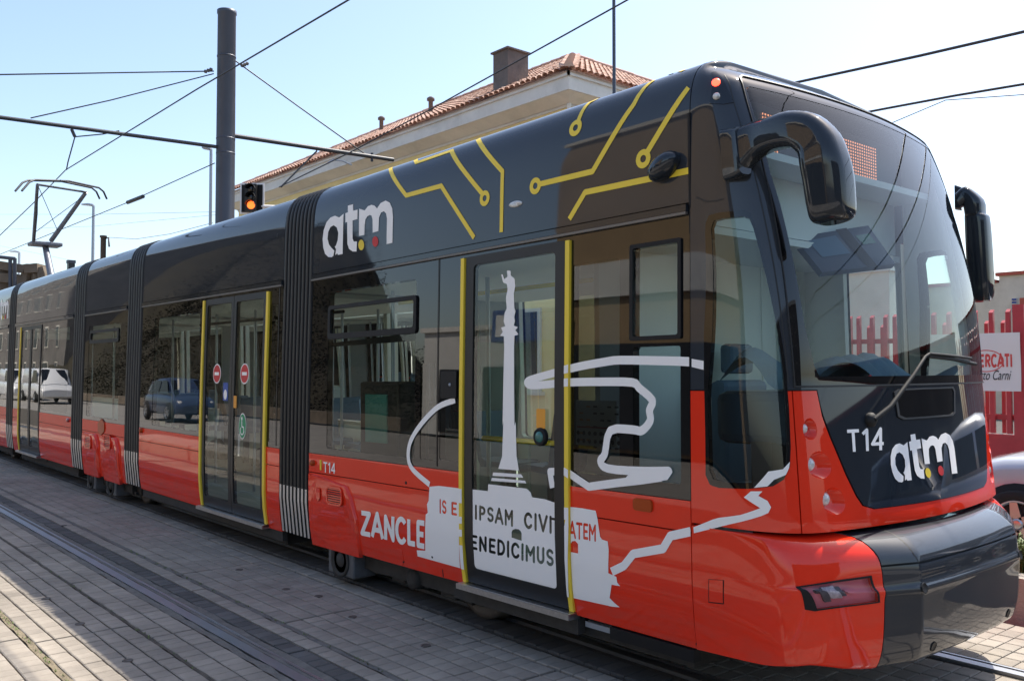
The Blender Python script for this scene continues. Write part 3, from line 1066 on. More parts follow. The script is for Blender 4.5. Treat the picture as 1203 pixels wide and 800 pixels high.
# ---- cab: upper shell -----------------------------------------------------
X0 = X1b+.006
def gback(z):
    if z <= 1.62: return 0.0
    t = (z-1.62)/1.53
    g = .04*t+.33*t*t
    if z > 3.15: g += .4*(z-3.15)+3*(z-3.15)**2
    return g
def plan(z, y0, xin, a):
    """half plan a in 0..1: from the joint on the side to the centre line. returns X, y offset from the side"""
    fq = .06*max(0, min(1, (1.62-z)/.7))
    xe = -2.285+fq-gback(z)*.89-xin; xc = -2.170+fq-gback(z)*.97-xin
    ry = .27-.09*max(0, min(1, (z-1.62)/1.53))
    xe = max(xe, X0+.05); xc = max(xc, X0+.07)
    xs = max(X0+.005, xe-.46)
    if a <= .15:
        t = a/.15
        return (X0+(xs-X0)*t, y0)
    sl = 2*(xc-xe)/(1.2-ry)
    if a <= .6:
        t = (a-.15)/.45
        L = sqrt(1+sl*sl); h1 = (xe-xs)*.78; h2 = ry*.50
        p0 = (xs, 0); p1 = (xs+h1, 0); p2_ = (xe-sl/L*h2, ry-1/L*h2); p3_ = (xe, ry)
        q = [(1-t)**3*p0[i]+3*(1-t)**2*t*p1[i]+3*(1-t)*t*t*p2_[i]+t**3*p3_[i] for i in (0, 1)]
        y = q[1]
        # scale offset so that the centre stays at 1.2
        return (q[0], y0+y*(1.2-y0)/1.2)
    t = (a-.6)/.4
    y = ry+(1.2-ry)*t
    return (xe+(xc-xe)*(1-(1-t)**2), y0+y*(1.2-y0)/1.2)
def front0(a, b):
    y0, z = prof(b)
    aa = a if a <= 1 else 2-a
    wq = max(0, min(1, (aa-.25)/.35)); wq = wq*wq*(3-2*wq)
    tq_ = max(0, min(1, (b-3.08)/.30)); 
    xin = max(0, y0-.055)*(.9-.55*wq)
    z += .0*wq*tq_*tq_
    if a <= 1:
        x, y = plan(z, y0, xin, max(a, 0)); return Vector((x+min(a, 0)*.5, YN+y, z))
    x, y = plan(z, y0, xin, min(2-a, 2)); return Vector((x, YN+W-y, z))
def front(a, b): return tilt(front0(a, b))
iF = inverter(front, (0, 1.75), (.85, 2.5+.75), 70, 60)
def PF(pts): return [iF(x, y) for x, y in pts]
BCAP = next(b/1000 for b in range(2500, 4500) if prof(b/1000)[0] > .26)
BELT = iF(822, 458)[1]
BLO = .915
print('belt', BELT, 'cap', BCAP, iF(938, 460), iF(941, 632), iF(1128, 590))
ws_n = PF([(868,92),(876,118),(884,146),(897,200),(906,240),(918,310),(926,380),(932,447)])
print('ws', ws_n)
bw_top = ws_n[0][1]; bw_bot = BELT+.012
def mir(P): return [(2-a, b) for a, b in P[::-1]]
# rounded top corners
ws_n2 = [(ws_n[0][0]+.05, bw_top+.022), (ws_n[0][0]+.012, bw_top+.006), ws_n[0]] + ws_n[1:-1] + [(ws_n[-1][0], bw_bot)]
ws_out = ws_n2 + mir(ws_n2)
gl_n = PF([(876,104),(893,160),(905,205),(916,240),(932,310),(944,380),(956,430)])
gl_n2 = [(gl_n[0][0]+.05, gl_n[0][1]+.012), gl_n[0]] + gl_n[1:-1] + [gl_n[-1], (gl_n[-1][0]+.03, bw_bot+.05)]
ws_in = gl_n2 + mir(gl_n2)
sw_px = [(829,262),(833,253),(845,250),(872,247),(881,250),(886,262),(898,305),(909,350),(918,395),(924,440),(927,480),(929,525),(928,548),(921,563),(908,571),(880,574),(845,573),(834,569),(829,558)]
sw = PF(sw_px); swf = mir(sw)
SF_ = (.03, .06)
CS = patch('cab_shell', rect(0.0, BELT, 2.0, BCAP), front, 'slate', TR, holes=[ws_out, sw, swf], thick=.04, step=SF_)
# cab roof cap
capm = MB()
N = 60
ringn = [front(k/N, BCAP) for k in range(N+1)]; ringf = [front(2-k/N, BCAP) for k in range(N+1)]
rows_ = []
for t in range(0, 13):
    t = t/12
    rows_.append([ringn[k].lerp(ringf[k], t)+Vector((0,0,.02*(1-(2*t-1)**2))) for k in range(N+1)])
nb = N+1
capm.add([p for r_ in rows_ for p in r_], [(i*nb+j, i*nb+j+1, (i+1)*nb+j+1, (i+1)*nb+j) for i in range(12) for j in range(N)], 0, True)
capm.build('cab_roof', 'slate', TR)
patch('cab_lining', rect(.02, 1.35, 1.98, BCAP-.1), front, 'in_wall', TR, holes=[ws_out, sw, swf], off=-.05, step=(.05,.1))
# windshield: black border, tinted band, clear glass
WS = patch('windshield', ws_out, front, 'frit', TR, holes=[ws_in], off=.004, thick=.02, step=SF_)
patch('windshield_glass', ws_in, front, 'glass_front', WS, off=.002, step=SF_)
seal = ws_n2+mir(ws_n2)
patch('windshield_seal', seal, front, 'rubber', WS, holes=[[(a+(.006 if a < 1 else -.006), b-(.008 if b > 2 else -.008)) for a, b in seal]], off=.008, thick=.01, step=SF_, grid=False)
# cab side windows
def shrink(P, k, kb): 
    ca = sum(p[0] for p in P)/len(P); cb = sum(p[1] for p in P)/len(P)
    return [(ca+(a-ca)*k, cb+(b-cb)*kb) for a, b in P]
for q, nm in ((sw, 'n'), (swf, 'f')):
    q2 = shrink(q, .86, .955)
    W_ = patch('cab_side_window', q, front, 'frit', TR, holes=[q2], off=.001, thick=.03, step=SF_)
    patch('cab_side_glass', q2, front, 'glass_cab', W_, off=-.002, step=SF_)
# pillar seam lines
seam1 = PF([(893,203),(905,262),(917,330),(926,400),(930,452)])
seam1 = [(a-.018, b) for a, b in seam1]
patch('pillar_seam', stroke(PF([(851,88),(862,120),(876,165),(889,215),(901,270),(912,330),(920,390),(926,450)]), .006), front, 'rubber', CS, off=.002, step=SF_, grid=False)
# ---- lower cab: red side, red front, dark nose panel
a_s = iF(936, 545)[0]
sl_n = PF([(931,462),(935,520),(939,580),(942,630)])
sl_n[0] = (sl_n[0][0], BELT-.005); sl_n[-1] = (sl_n[-1][0], BLO)
red_n = [(0.0, BLO), ] + [(a-.003, b) for a, b in sl_n[::-1]] + [(0.0, BELT-.005)]
patch('cab_side_panel', red_n, front, 'red', TR, holes=[sw], thick=.04, step=SF_)
patch('cab_side_panel', mir(red_n), front, 'red', TR, holes=[swf], thick=.04, step=SF_)
nose_px = [(959,459),(963,476),(975,514),(993,557),(1005,582),(1013,594),(1027,598),(1056,595),(1096.5,586),(1117,578),(1127,568),(1134,550),(1139,507),(1141,470),(1141,452)]
nose = PF(nose_px)
print('nose', nose)
# make the nose panel symmetric: average left edge with mirrored right edge
nl = PF(nose_px[:7])
top_b = BELT-.005
nl[0] = (nl[0][0], top_b+.01)
bot = min(b for a, b in nl)
nose = nl + [(.90, bot-.003), (1.0, bot-.004), (1.10, bot-.003)] + mir(nl)
pods = []
for (cx, cy, rx, ry, lx, ly, lrx) in ((951.4,503.7,8.6,12.8,946.5,503,3.6),(962.6,545.7,14.0,16,953.5,545.3,4.8),(979.5,588,13.7,16,973,586,4.8)):
    pods.append((PF([(cx+rx*cos(t)*(1 if cos(t) > 0 else .95), cy+ry*sin(t)+(rx*.25*cos(t) if cos(t) > 0 else 0)) for t in [2*pi*k/20 for k in range(20)]]), iF(lx, ly), lrx))
red_f = [(a+.003, b) for a, b in sl_n] + mir([(a+.003, b) for a, b in sl_n])
podholes = [p[0] for p in pods]+[mir(p[0]) for p in pods]
patch('cab_front_panel', red_f, front, 'red', TR, holes=[nose]+podholes, thick=.05, step=SF_)
for side in (0, 1):
    for poly, lc, lr in pods:
        P = poly if side == 0 else mir(poly)
        c = lc if side == 0 else (2-lc[0], lc[1])
        out = [front(*p) for p in P]
        n = snormal(front, *c)
        cc = front(*c)-n*.035
        rad = lr*4.3/F*1.75
        u = Vector((0,0,1)).cross(n).normalized(); v = n.cross(u)
        m = len(out)
        ang = [math.atan2((p-cc).dot(v), (p-cc).dot(u)) for p in out]
        inn = [cc+(u*cos(t)+v*sin(t))*rad for t in ang]
        mid = [o_.lerp(i_, .55)-n*.012 for o_, i_ in zip(out, inn)]
        pod = MB().loft([out, mid, inn], 0, False).build('lamp_pocket', 'red', TR)
        MB().lathe([(rad,0),(rad,.012),(rad*.85,.022),(rad*.45,.030),(0,.032)], cc-n*.004, n, 18).build('lamp_lens', 'lens_clear', pod)
# backing behind the panel gaps
patch('backing', rect(0, BLO+.01, 2, BELT+.02), front, 'black', TR, holes=[sw, swf]+podholes, off=-.045, step=(.06,.15))
NP = patch('nose_panel', [(a, b) for a, b in shrink(nose, .988, .988)], front, 'slate2', TR, off=.002, thick=.03, step=SF_)
lw = PF([(1051,462),(1056,458.5),(1085,457),(1117,456),(1119,460),(1119,484),(1116,487),(1062,491),(1055,488)])
patch('nose_window', lw, front, 'frit', NP, off=.006, thick=.006, step=SF_)
patch('nose_window_seal', shrink(lw, 1.05, 1.10), front, 'rubber', NP, holes=[shrink(lw, .99, .98)], off=.010, thick=.006, step=SF_, grid=False)
# ---- bumper --------------------------------------------------------------
Q0 = smooth2([(X0,0),(-2.62,.0),(-2.48,.035),(-2.40,.12),(-2.37,.22),(-2.35,.34),(-2.33,.5),(-2.29,.8),(-2.27,1.2)], 8)
Q1 = smooth2([(X0,0),(-2.45,.0),(-2.31,.022),(-2.215,.105),(-2.14,.235),(-2.055,.42)], 8)
Q1c = smooth2([(-2.055,.42),(-2.015,.515),(-1.972,.61)], 8)[1:]+smooth2([(-1.972,.61),(-1.955,.90),(-1.950,1.2)], 4)[1:]
Q1 = Q1+Q1c
def samp(Q, t):
    t = max(0, min(1, t))*(len(Q)-1); i = min(int(t), len(Q)-2); f = t-i
    return (Q[i][0]+f*(Q[i+1][0]-Q[i][0]), Q[i][1]+f*(Q[i+1][1]-Q[i][1]))
def rowf(rows, b):
    b = max(0, min(1, b))*(len(rows)-1); i = min(int(b), len(rows)-2); f = b-i
    return [rows[i][k]+f*(rows[i+1][k]-rows[i][k]) for k in (0, 1)]
RB = smooth2([(.326,.78),(.335,.90),(.40,.955),(.52,.985),(.62,1.0),(.668,1.0),(.685,.95),(.77,.86),(.845,.70),(.885,.45),(.897,.10),(.90,-.30)], 5)
RC = smooth2([(.280,.72),(.290,.86),(.38,.95),(.50,.985),(.60,1.0),(.64,1.02),(.67,.985),(.745,.965),(.815,.88),(.876,.60),(.898,.12),(.90,-.3)], 5)
def mkbump(rows, blend=False):
    def S(a, b):
        z, e = rowf(rows, b)
        m = a <= 1
        t = a if m else 2-a
        if blend:
            k = max(0, min(1, (t-.35)/(AB-.35))); k = k*k*(3-2*k)
            z2, e2 = rowf(RC, b); z += (z2-z)*k; e += (e2-e)*k
        p0 = samp(Q0, t); p1 = samp(Q1, t)
        # flush with the side at the joint: the tuck only acts in plan
        x = p0[0]+(p1[0]-p0[0])*e; y = p0[1]+(p1[1]-p0[1])*e
        s = max(0, 1-t/.35)
        y += prof(z)[0]*s
        z -= .046*s*max(0, 1-b*2.5)
        return tilt(Vector((x, YN+y if m else YN+W-y, z)))
    return S
nq = len(Q1)-1
AB = 40/nq
bumpR = mkbump(RB, True); bumpC = mkbump(RC)
iB = inverter(bumpR, (0, .8), (0, .95), 50, 40)
iC = inverter(bumpC, (.5, 1.5), (0, .95), 50, 40)
def PB(pts): return [iB(x, y) for x, y in pts]
hl = PB([(935,689),(1023,676.5),(1033,707),(957,717),(946,715)])
print('AB', AB, 'hl', hl)
SB = (.02, .03)
fl = PB([(833.5,680.5),(849.5,681.5),(849.5,708),(833.5,706.5)])
bnear = patch('bumper', rect(0, 0, AB-.004, 1), bumpR, 'red', TR, holes=[hl], thick=.03, step=SB)
bfar = patch('bumper', rect(2-AB+.004, 0, 2, 1), bumpR, 'red', TR, holes=[mir(hl)], thick=.03, step=SB)
bj = next(k/1000 for k in range(1000) if rowf(RC, k/1000)[0] > .757)
BC = patch('coupler_cover', rect(AB, 0, 2-AB, bj-.006), bumpC, 'cover_dark', TR, thick=.03, step=SB)
patch('cover_hood', rect(AB, bj+.006, 2-AB, 1), bumpC, 'cover_dark', BC, off=.003, thick=.03, step=SB)
# horizontal joint and vertical joint lines on the cover
bj = .0
for k in range(1000):
    if rowf(RC, k/1000)[0] > .757: bj = k/1000; break
AR = 56/nq
patch('cover_joint', rect(AB+.002, bj-.03, 2-AB-.002, bj+.03), bumpC, 'black', BC, off=-.02, step=(.02,.01))
for s in (0, 1):
    P = [(AB+.14, .95), (AB+.19, .90), (AR-.03, bj+.05), (AR-.005, bj)]
    if s: P = [(2-a, b) for a, b in P]
    patch('cover_joint', stroke(P, .007), bumpC, 'black', BC, off=.003, step=(.01,.01))
# tow holes
for (px, py) in ((1086,690.5),(1096.5,759)):
    a, b = iC(px, py)
    for aa in (a, 2-a):
        n = snormal(bumpC, aa, b); c = bumpC(aa, b)
        MB().lathe([(.026,.002),(.024,.004),(.021,.0025),(.0,.0025)], c, n, 18).build('tow_hole', 'black', BC)
patch('panel_flap', fl, bumpR, 'red', bnear, off=.0025, thick=.004, step=SB)
patch('panel_flap_gap', shrink(fl, 1.13, 1.07), bumpR, 'black', bnear, off=.001, step=SB, grid=False)
for par, H in ((bnear, hl), (bfar, mir(hl))):
    rec = patch('headlight', shrink(H, 1.0, 1.0), bumpR, 'headlight_red', par, off=-.029, step=SB)
    H2 = shrink(H, .975, .955)
    patch('headlight_rim', shrink(H, 1.012, 1.02), bumpR, 'black', par, holes=[H2], off=.003, thick=.003, step=SB, grid=False)
    patch('headlight_cover', H2, bumpR, 'glass_lamp', par, off=.002, step=SB)
    ca = sum(p[0] for p in H[:5])/5; cb = sum(p[1] for p in H[:5])/5
    sgn = 1 if par is bnear else -1
    Hq = H if par is bnear else [H[i_] for i_ in (4, 3, 2, 1, 0)]
    def hq(u, v):
        p = [Hq[0], Hq[1], Hq[2], Hq[3]]
        return tuple((1-v)*((1-u)*p[0][k]+u*p[1][k])+v*((1-u)*p[3][k]+u*p[2][k]) for k in (0, 1))
    for (u0, u1, v0, v1, mm, dd) in ((.24,.36,.16,.88,'under_grey',-.010), (.365,.56,.10,.80,'lens_clear',-.008), (.565,.64,.14,.74,'under_grey',-.012), (.68,.76,.25,.60,'headlight_red',-.010)):
        patch('headlight_unit', [hq(u0,v0), hq(u1,v0), hq(u1,v1), hq(u0,v1)], bumpR, mm, par, off=dd, thick=.018, step=SB)
    # black band at the inner end
    q = [(H[0][0], H[0][1]), (H[0][0]+.018*sgn, H[0][1]), (H[3][0]+.012*sgn, H[3][1]), (H[4][0], H[4][1])]
    patch('headlight_band', q, bumpR, 'black', par, off=.0035, step=SB, grid=False)
mbu = MB().box((X1b-.1, YN+.16, .34), (-2.2, YN+W-.16, .37))
mbu.v = [tuple(tilt(Vector(v))) for v in mbu.v]; mbu.build('front_underside', 'black', TR)
# vertical joint between car 1 and the cab
mbj = MB().box((X1b-.004, YN+.03, .3), (X0+.004, YN+.06, 3.0))
mbj.v = [tuple(tilt(Vector(v))) for v in mbj.v]; mbj.build('cab_joint', 'black', TR)
# ---- cab interior ---------------------------------------------------------
def tbuild(mb, name, m, par=TR):
    mb.v = [tuple(tilt(Vector(v))) for v in mb.v]
    return mb.build(name, m, par)
tbuild(MB().box((X1b, YN+.12, .34), (-2.45, YN+W-.12, .40)), 'cab_floor', 'in_floor')
tbuild(MB().bbox((-2.86, YN+.22, 1.30), (-2.36, YN+W-.22, 1.57), .05), 'dashboard', 'console')
tbuild(MB().box((-2.62, YN+.2, .5), (-2.50, YN+W-.2, 1.32)), 'dashboard_front', 'black')
# crumpled blue-grey sheet on the dashboard
cl = MB(); nx, ny = 12, 34
vs = []
for i in range(nx+1):
    for j in range(ny+1):
        x = -2.86+.52*i/nx; y = YN+.26+1.75*j/ny
        h = .10*abs(sin(j*.37+.6*sin(i*.4)))*sin(pi*i/nx)**.6+.06*sin(i*.5+j*.23)+.05*max(0, sin(j*.19+.5))
        vs.append((x, y, 1.58+1.25*max(0, h)))
cl.add(vs, [(i*(ny+1)+j, (i+1)*(ny+1)+j, (i+1)*(ny+1)+j+1, i*(ny+1)+j+1) for i in range(nx) for j in range(ny)], 0, True)
tbuild(cl, 'dashboard_cover', 'cloth')
tbuild(MB().box((-3.6, YN+.12, 2.45), (X1b-.03, YN+W-.12, 2.80)), 'cab_bulkhead', 'in_ceiling')
tbuild(MB().box((-3.62, YN+.12, .35), (-3.58, YN+1.05, 2.40)), 'cab_partition', 'in_wall')
tbuild(MB().box((-3.62, YN+1.75, .35), (-3.58, YN+W-.1, 2.40)), 'cab_partition', 'in_wall')
tbuild(MB().box((-3.61, YN+1.05, .35), (-3.59, YN+1.75, 2.40)), 'cab_partition_door', 'in_wall')
tbuild(MB().box((X1b-.02, YN+.14, 2.78), (-2.62, YN+W-.14, 2.82)), 'cab_ceiling', 'in_ceiling')
tbuild(MB().box((-2.86, YN+.2, 2.80), (-2.82, YN+W-.2, 3.15)), 'display_back', 'black')
# overhead console
pc = [Vector((-3.15,5.05,2.36)), Vector((-2.92,5.28,2.41)), Vector((-2.80,5.75,2.33)), Vector((-3.1,5.6,2.22))]
c4 = [CAM+ray(*q)*(t_) for q, t_ in (((933,279),5.35),((1020,265),5.6),((1052,310),5.45),((966,320),5.2))]
nn = (c4[1]-c4[0]).cross(c4[3]-c4[0]).normalized()*.04
if nn.dot(FWD) < 0: nn = -nn
cns = MB().add(c4+[p+nn for p in c4], [(0,1,2,3),(4,7,6,5),(0,4,5,1),(1,5,6,2),(2,6,7,3),(3,7,4,0)]).build('overhead_console', 'console', TR)
def lerp4(u, v): return (c4[0].lerp(c4[1], u)).lerp(c4[3].lerp(c4[2], u), v)-nn*.06
MB().add([lerp4(.12,.15), lerp4(.5,.12), lerp4(.52,.62), lerp4(.14,.62)], [(0,1,2,3)]).build('console_screen', 'seat_blue', cns)
MB().add([lerp4(.55,-.02), lerp4(.70,-.02), lerp4(.74,1.02), lerp4(.60,1.02)], [(0,1,2,3)]).build('console_strip', 'black', cns)
MB().add([lerp4(.74,.2), lerp4(.93,.2), lerp4(.94,.45), lerp4(.76,.45)], [(0,1,2,3)]).build('console_keys', 'screen', cns)
# driver's seat
ds = MB()
sec = lambda x, z, hw, d: [Vector((x-d, YC-hw, z)), Vector((x+d, YC-hw*1.05, z)), Vector((x+d, YC+hw*1.05, z)), Vector((x-d, YC+hw, z))]
ds.bbox((-3.35, YC-.26, .85), (-2.95, YC+.26, .99), .04)
ds.bbox((-3.45, YC-.24, .95), (-3.33, YC+.24, 1.62), .04)
ds.bbox((-3.45, YC-.13, 1.66), (-3.36, YC+.13, 1.85), .03)
ds.tube([(-3.15,YC,.4),(-3.15,YC,.9)], .07, 10)
tbuild(ds, 'driver_seat', 'seat_blue')
# destination display: LED matrix behind the windshield
def ledmat():
    m = mat('led', (.02,.025,.03,1), .4)
    n = m.node_tree; b = n.nodes['Principled BSDF']
    tc = n.nodes.new('ShaderNodeTexCoord')
    sp = n.nodes.new('ShaderNodeSeparateXYZ'); n.links.new(tc.outputs['Object'], sp.inputs[0])
    def frac(sock, sc):
        a = n.nodes.new('ShaderNodeMath'); a.operation = 'MULTIPLY'; a.inputs[1].default_value = sc; n.links.new(sock, a.inputs[0])
        f = n.nodes.new('ShaderNodeMath'); f.operation = 'FRACT'; n.links.new(a.outputs[0], f.inputs[0])
        d = n.nodes.new('ShaderNodeMath'); d.operation = 'LESS_THAN'; d.inputs[1].default_value = .55; n.links.new(f.outputs[0], d.inputs[0])
        return d.outputs[0]
    m1 = n.nodes.new('ShaderNodeMath'); m1.operation = 'MULTIPLY'
    n.links.new(frac(sp.outputs['Y'], 36), m1.inputs[0]); n.links.new(frac(sp.outputs['Z'], 52), m1.inputs[1])
    m2 = n.nodes.new('ShaderNodeMath'); m2.operation = 'MULTIPLY'; m2.inputs[1].default_value = .55
    n.links.new(m1.outputs[0], m2.inputs[0])
    b.inputs['Emission Color'].default_value = (1,.35,.18,1)
    n.links.new(m2.outputs[0], b.inputs['Emission Strength'])
ledmat()
mat('display_grey', (.10, .13, .16, 1), .4)
tbuild(MB().box((-2.80, YN+.25, 2.86), (-2.79, YN+W-.25, 3.14)), 'destination_display', 'display_grey')
# lit LED columns at both ends of the display
for (y0, y1) in ((YN+.60, YN+.74), (YN+1.40, YN+1.86)):
    tbuild(MB().box((-2.785, y0, 2.89), (-2.78, y1, 3.10)), 'led_block', 'led')
# yaw visible tinted upper band of the windshield
bt = [iF(905,228)[1], iF(905,180)[1]]
# ---- wiper -----------------------------------------------------------------
def fr_pt(px, py, off):
    a, b = iF(px, py); return front(a, b)+snormal(front, a, b)*off
wp = MB()
wp.tube([fr_pt(1021,493,.03), fr_pt(1036,478,.05), fr_pt(1061,440,.06), fr_pt(1074,420,.06), fr_pt(1079,416.5,.06)], [.013,.012,.010,.008,.007], 8)
wp.tube([fr_pt(1079,416.5,.06), fr_pt(1105,418.5,.05), fr_pt(1132,421.5,.04)], .008, 6)
wp.lathe([(.035,0),(.035,.02),(.02,.035),(0,.036)], fr_pt(1021,493,.0), snormal(front, *iF(1021,493)), 14)
WP = wp.build('wiper', 'rubber_deep', TR)
MB().tube([fr_pt(1080,419,.045), fr_pt(1110,422,.035), fr_pt(1139,428,.03)], .012, 6).build('wiper_blade', 'rubber_deep', WP)
# ---- marker light cluster on the corner
mk = PF([(836,86),(841,85),(848,92),(856,108),(862,121),(850,123),(834,122)])
ML = patch('marker_light', mk, front, 'frit', TR, off=.004, thick=.006, step=SF_)
for (px, py, r_, m) in ((841.5,98,.022,'lens_red_lit'),(842,114,.019,'lens_clear')):
    a, b = iF(px, py); n = snormal(front, a, b)
    MB().lathe([(r_,0),(r_,.006),(r_*.7,.013),(0,.016)], front(a,b)+n*.004, n, 16).build('marker_lens', m, ML)
patch('panel_joint', stroke(PF([(818,232),(830,237),(843,236),(850,233.5)]), .006), front, 'rubber', CS, off=.002, step=SF_, grid=False)
# ---- mirrors ---------------------------------------------------------------
def rr_ring(c, u, v, hu, hv, r=.35, n=5):
    return [c+u*p[0]+v*p[1] for p in rrect(-hu, -hv, hu, hv, min(hu, hv)*2*r*.99, n)]
def mirror(pts, name):
    """pts: (centre, direction along, side axis, half sizes)"""
    mb = MB(); rings = []
    for c, t, s, hu, hv in pts:
        t = Vector(t).normalized(); s = Vector(s); s = (s-t*s.dot(t)).normalized(); v = t.cross(s)
        rings.append(rr_ring(Vector(c), s, v, hu, hv))
    R2 = []
    for i in range(len(rings)-1):
        r0, r1, r2, r3 = rings[max(i-1,0)], rings[i], rings[i+1], rings[min(i+2,len(rings)-1)]
        for t in (0, .33, .67):
            R2.append([.5*((2*b)+(c-a)*t+(2*a-5*b+4*c-d)*t*t+(3*b-3*c+d-a)*t**3) for a, b, c, d in zip(r0, r1, r2, r3)])
    R2.append(rings[-1])
    mb.loft(R2, 0, True)
    return mb.build(name, 'slate2', TR)
def mp(px, py, dep): return atD(px, py, dep)
a_, b_ = iF(858, 180); base = front(a_, b_); dm = (base-CAM).dot(FWD)
mirror([(mp(852,183,dm), (1,-.1,.1), (0,0,1), .13, .03), (mp(866,180,dm-.05), (1,-.15,.1), (0,0,1), .125, .035), (mp(873,177,dm-.08), (1,-.2,.15), (0,0,1), .12, .04)], 'mirror_mount')
dep = 4.0
ya = Vector((0.0,1,0))
MR = mirror([(mp(873,176,dm-.06), (1,-.25,.2), (0,0,1), .105, .05),
        (mp(890,164,4.33), (1,-.25,.22), (0,0,1), .088, .055),
        (mp(910,157,4.22), (1,-.25,.2), (0,0,1), .080, .06),
        (mp(932,153,4.12), (1,-.15,.05), (0,0,1), .086, .07),
        (mp(950,158,4.06), (1,0,-.5), (.5,0,1), .092, .08),
        (mp(962,170,4.02), (.6,0,-1), (1,0,.5), .092, .085),
        (mp(968,188,4.0), (.25,0,-1), (1,0,.2), .098, .092),
        (mp(973,210,4.0), (.15,0,-1), (1,0,0), .100, .098),
        (mp(976,235,4.0), (.1,0,-1), (1,0,0), .096, .098),
        (mp(978,252,4.0), (.1,0,-1), (1,0,0), .090, .092),
        (mp(978.5,259,4.0), (.1,0,-1), (1,0,0), .075, .078),
        (mp(978.7,262,4.0), (.1,0,-1), (1,0,0), .05, .05)], 'wing_mirror')
# far mirror
fd = 6.05
mirror([(mp(1122,232,fd+.1), (1,.3,0), (0,0,1), .085, .03), (mp(1130,234,fd+.05), (1,.3,0), (0,0,1), .08, .035)], 'mirror_mount')
mirror([(mp(1126,236,fd), (1,.2,.3), (0,0,1), .05, .05), (mp(1136,230,fd-.02), (1,.1,0), (0,0,1), .06, .06), (mp(1144,238,fd-.04), (.3,0,-1), (1,0,.3), .055, .07),
        (mp(1146,252,fd-.04), (0,0,-1), (1,0,0), .055, .07), (mp(1148,256,fd-.04), (0,0,-1), (1,0,0), .068, .075), (mp(1150,285,fd-.04), (.1,0,-1), (1,0,0), .072, .08),
        (mp(1152,320,fd-.04), (.1,0,-1), (1,0,0), .072, .08), (mp(1154,345,fd-.04), (.1,0,-1), (1,0,0), .064, .075), (mp(1154.5,354,fd-.04), (.1,0,-1), (1,0,0), .045, .05)], 'wing_mirror')
# ---- side camera pod and small lamps on car 1
a_, b_ = i1(784, 197); n = snormal(side1, a_, b_); c = side1(a_, b_)
u = Vector((.85,0,.5)).normalized(); v = n.cross(u)
rings = []
for t, r1_, in ((-.01,.9),(.02,1.0),(.05,.95),(.075,.75),(.09,.45),(.095,.05)):
    rings.append([c+n*t+u*(cos(2*pi*k/20)*.105*r1_)+v*(sin(2*pi*k/20)*.062*r1_) for k in range(20)])
MB().loft(rings, 0, True).build('camera_pod', 'slate2', TR)
def side_lamp(px, py, rx, rz, m, S=side1, inv=i1, h=.02, name='side_lamp'):
    a_, b_ = inv(px, py); n = snormal(S, a_, b_); c = S(a_, b_)
    rings = [[c+n*t+Vector((cos(2*pi*k/18)*rx*q, 0, sin(2*pi*k/18)*rz*q)) for k in range(18)] for t, q in ((-.01,1),(h*.5,1),(h*.85,.8),(h,.4),(h,.02))]
    return MB().loft(rings, 0, True).build(name, m, TR)
side_lamp(606, 240, .062, .020, 'lens_clear', h=.012)
side_lamp(368, 543.5, .034, .024, 'lens_amber', h=.03)
a_, b_ = i1(756, 593)
patch('side_reflector', rrect(a_-.065, b_-.032, a_+.065, b_+.032, .02), side1, 'lens_amber', TR, off=.012, thick=.02, step=(.05,.05))
side_lamp(166.5, 505.5, .035, .03, 'lens_amber', sideR, iR, .03)
a_, b_ = iR(119.5, 501.5)
patch('side_reflector', [(a_-.14,b_+.05),(a_,b_+.11),(a_+.14,b_+.06),(a_+.14,b_-.05),(a_,b_-.11),(a_-.14,b_-.06)], sideR, 'lens_amber', TR, off=.012, thick=.02, step=(.05,.05))
side_lamp(80.5, 493.5, .05, .03, 'lens_red', sideR, iR, .03)
side_lamp(326.5, 277, .016, .02, 'black', sideR, iR, .004, 'panel_plug')
for (px, py) in ((508,653.5),(477,567),(474,659)):
    side_lamp(px, py, .012, .012, 'black', side1, i1, .003, 'panel_plug')
# door opener boxes
a0, b0 = i1(519, 436); a1, b1 = i1(537, 468)
patch('key_box', rrect(a0, b1, a1, b0, .012), side1, 'black', TR, off=.01, thick=.012, step=(.1,.1))
side_lamp(530, 452, .010, .012, 'pole_light', side1, i1, .02, 'key_switch')
# vents and raised bogie fairings
def fairing(S, poly, h, inv_, vent):
    """raised red fairing: outline swept outwards with a rounded shoulder"""
    P = resample(poly, .08, .08)
    ca = sum(p[0] for p in P)/len(P); cb = sum(p[1] for p in P)/len(P)
    rings = []
    for k, t in ((1.0, .0), (.985, h*.7), (.955, h)):
        rings.append([S(ca+(a-ca)*k, cb+(b-cb)*(1-(1-k)*.5) if b > .4 else b)+snormal(S, a, b)*t for a, b in P])
    mb = MB().loft(rings, 0, False)
    k = len(P)
    mb.add(rings[-1], [tuple(range(k))], 0)
    f = mb.build('bogie_fairing', 'red', TR)
    va, vb, vw, vh = vent
    fr_ = patch('vent_frame', rrect(va-vw, vb-vh, va+vw, vb+vh, .045), S, 'red', f, holes=[rrect(va-vw*.88, vb-vh*.84, va+vw*.88, vb+vh*.84, .035)], off=h+.010, thick=.012, step=(.1,.1), grid=False)
    patch('vent_back', rrect(va-vw*.9, vb-vh*.86, va+vw*.9, vb+vh*.86, .035), S, 'black', f, off=h+.001, step=(.2,.2))
    for q in range(7):
        zz = vb-vh*.78+q*vh*1.56/6.5
        patch('vent_slat', rect(va-vw*.86, zz, va+vw*.86, zz+vh*.13), S, 'red', f, off=h+.007, thick=.006, step=(.2,.1), grid=False)
p_ = P1([(364.5,559),(380,560),(395,566.5),(408,571),(414,585),(420,610),(425.5,648)])
p_ = [(X1a+.015, .853)]+[(a, min(b, .853)) for a, b in p_[1:-1]]+[(p_[-1][0], .262), (X1a+.015, .262)]
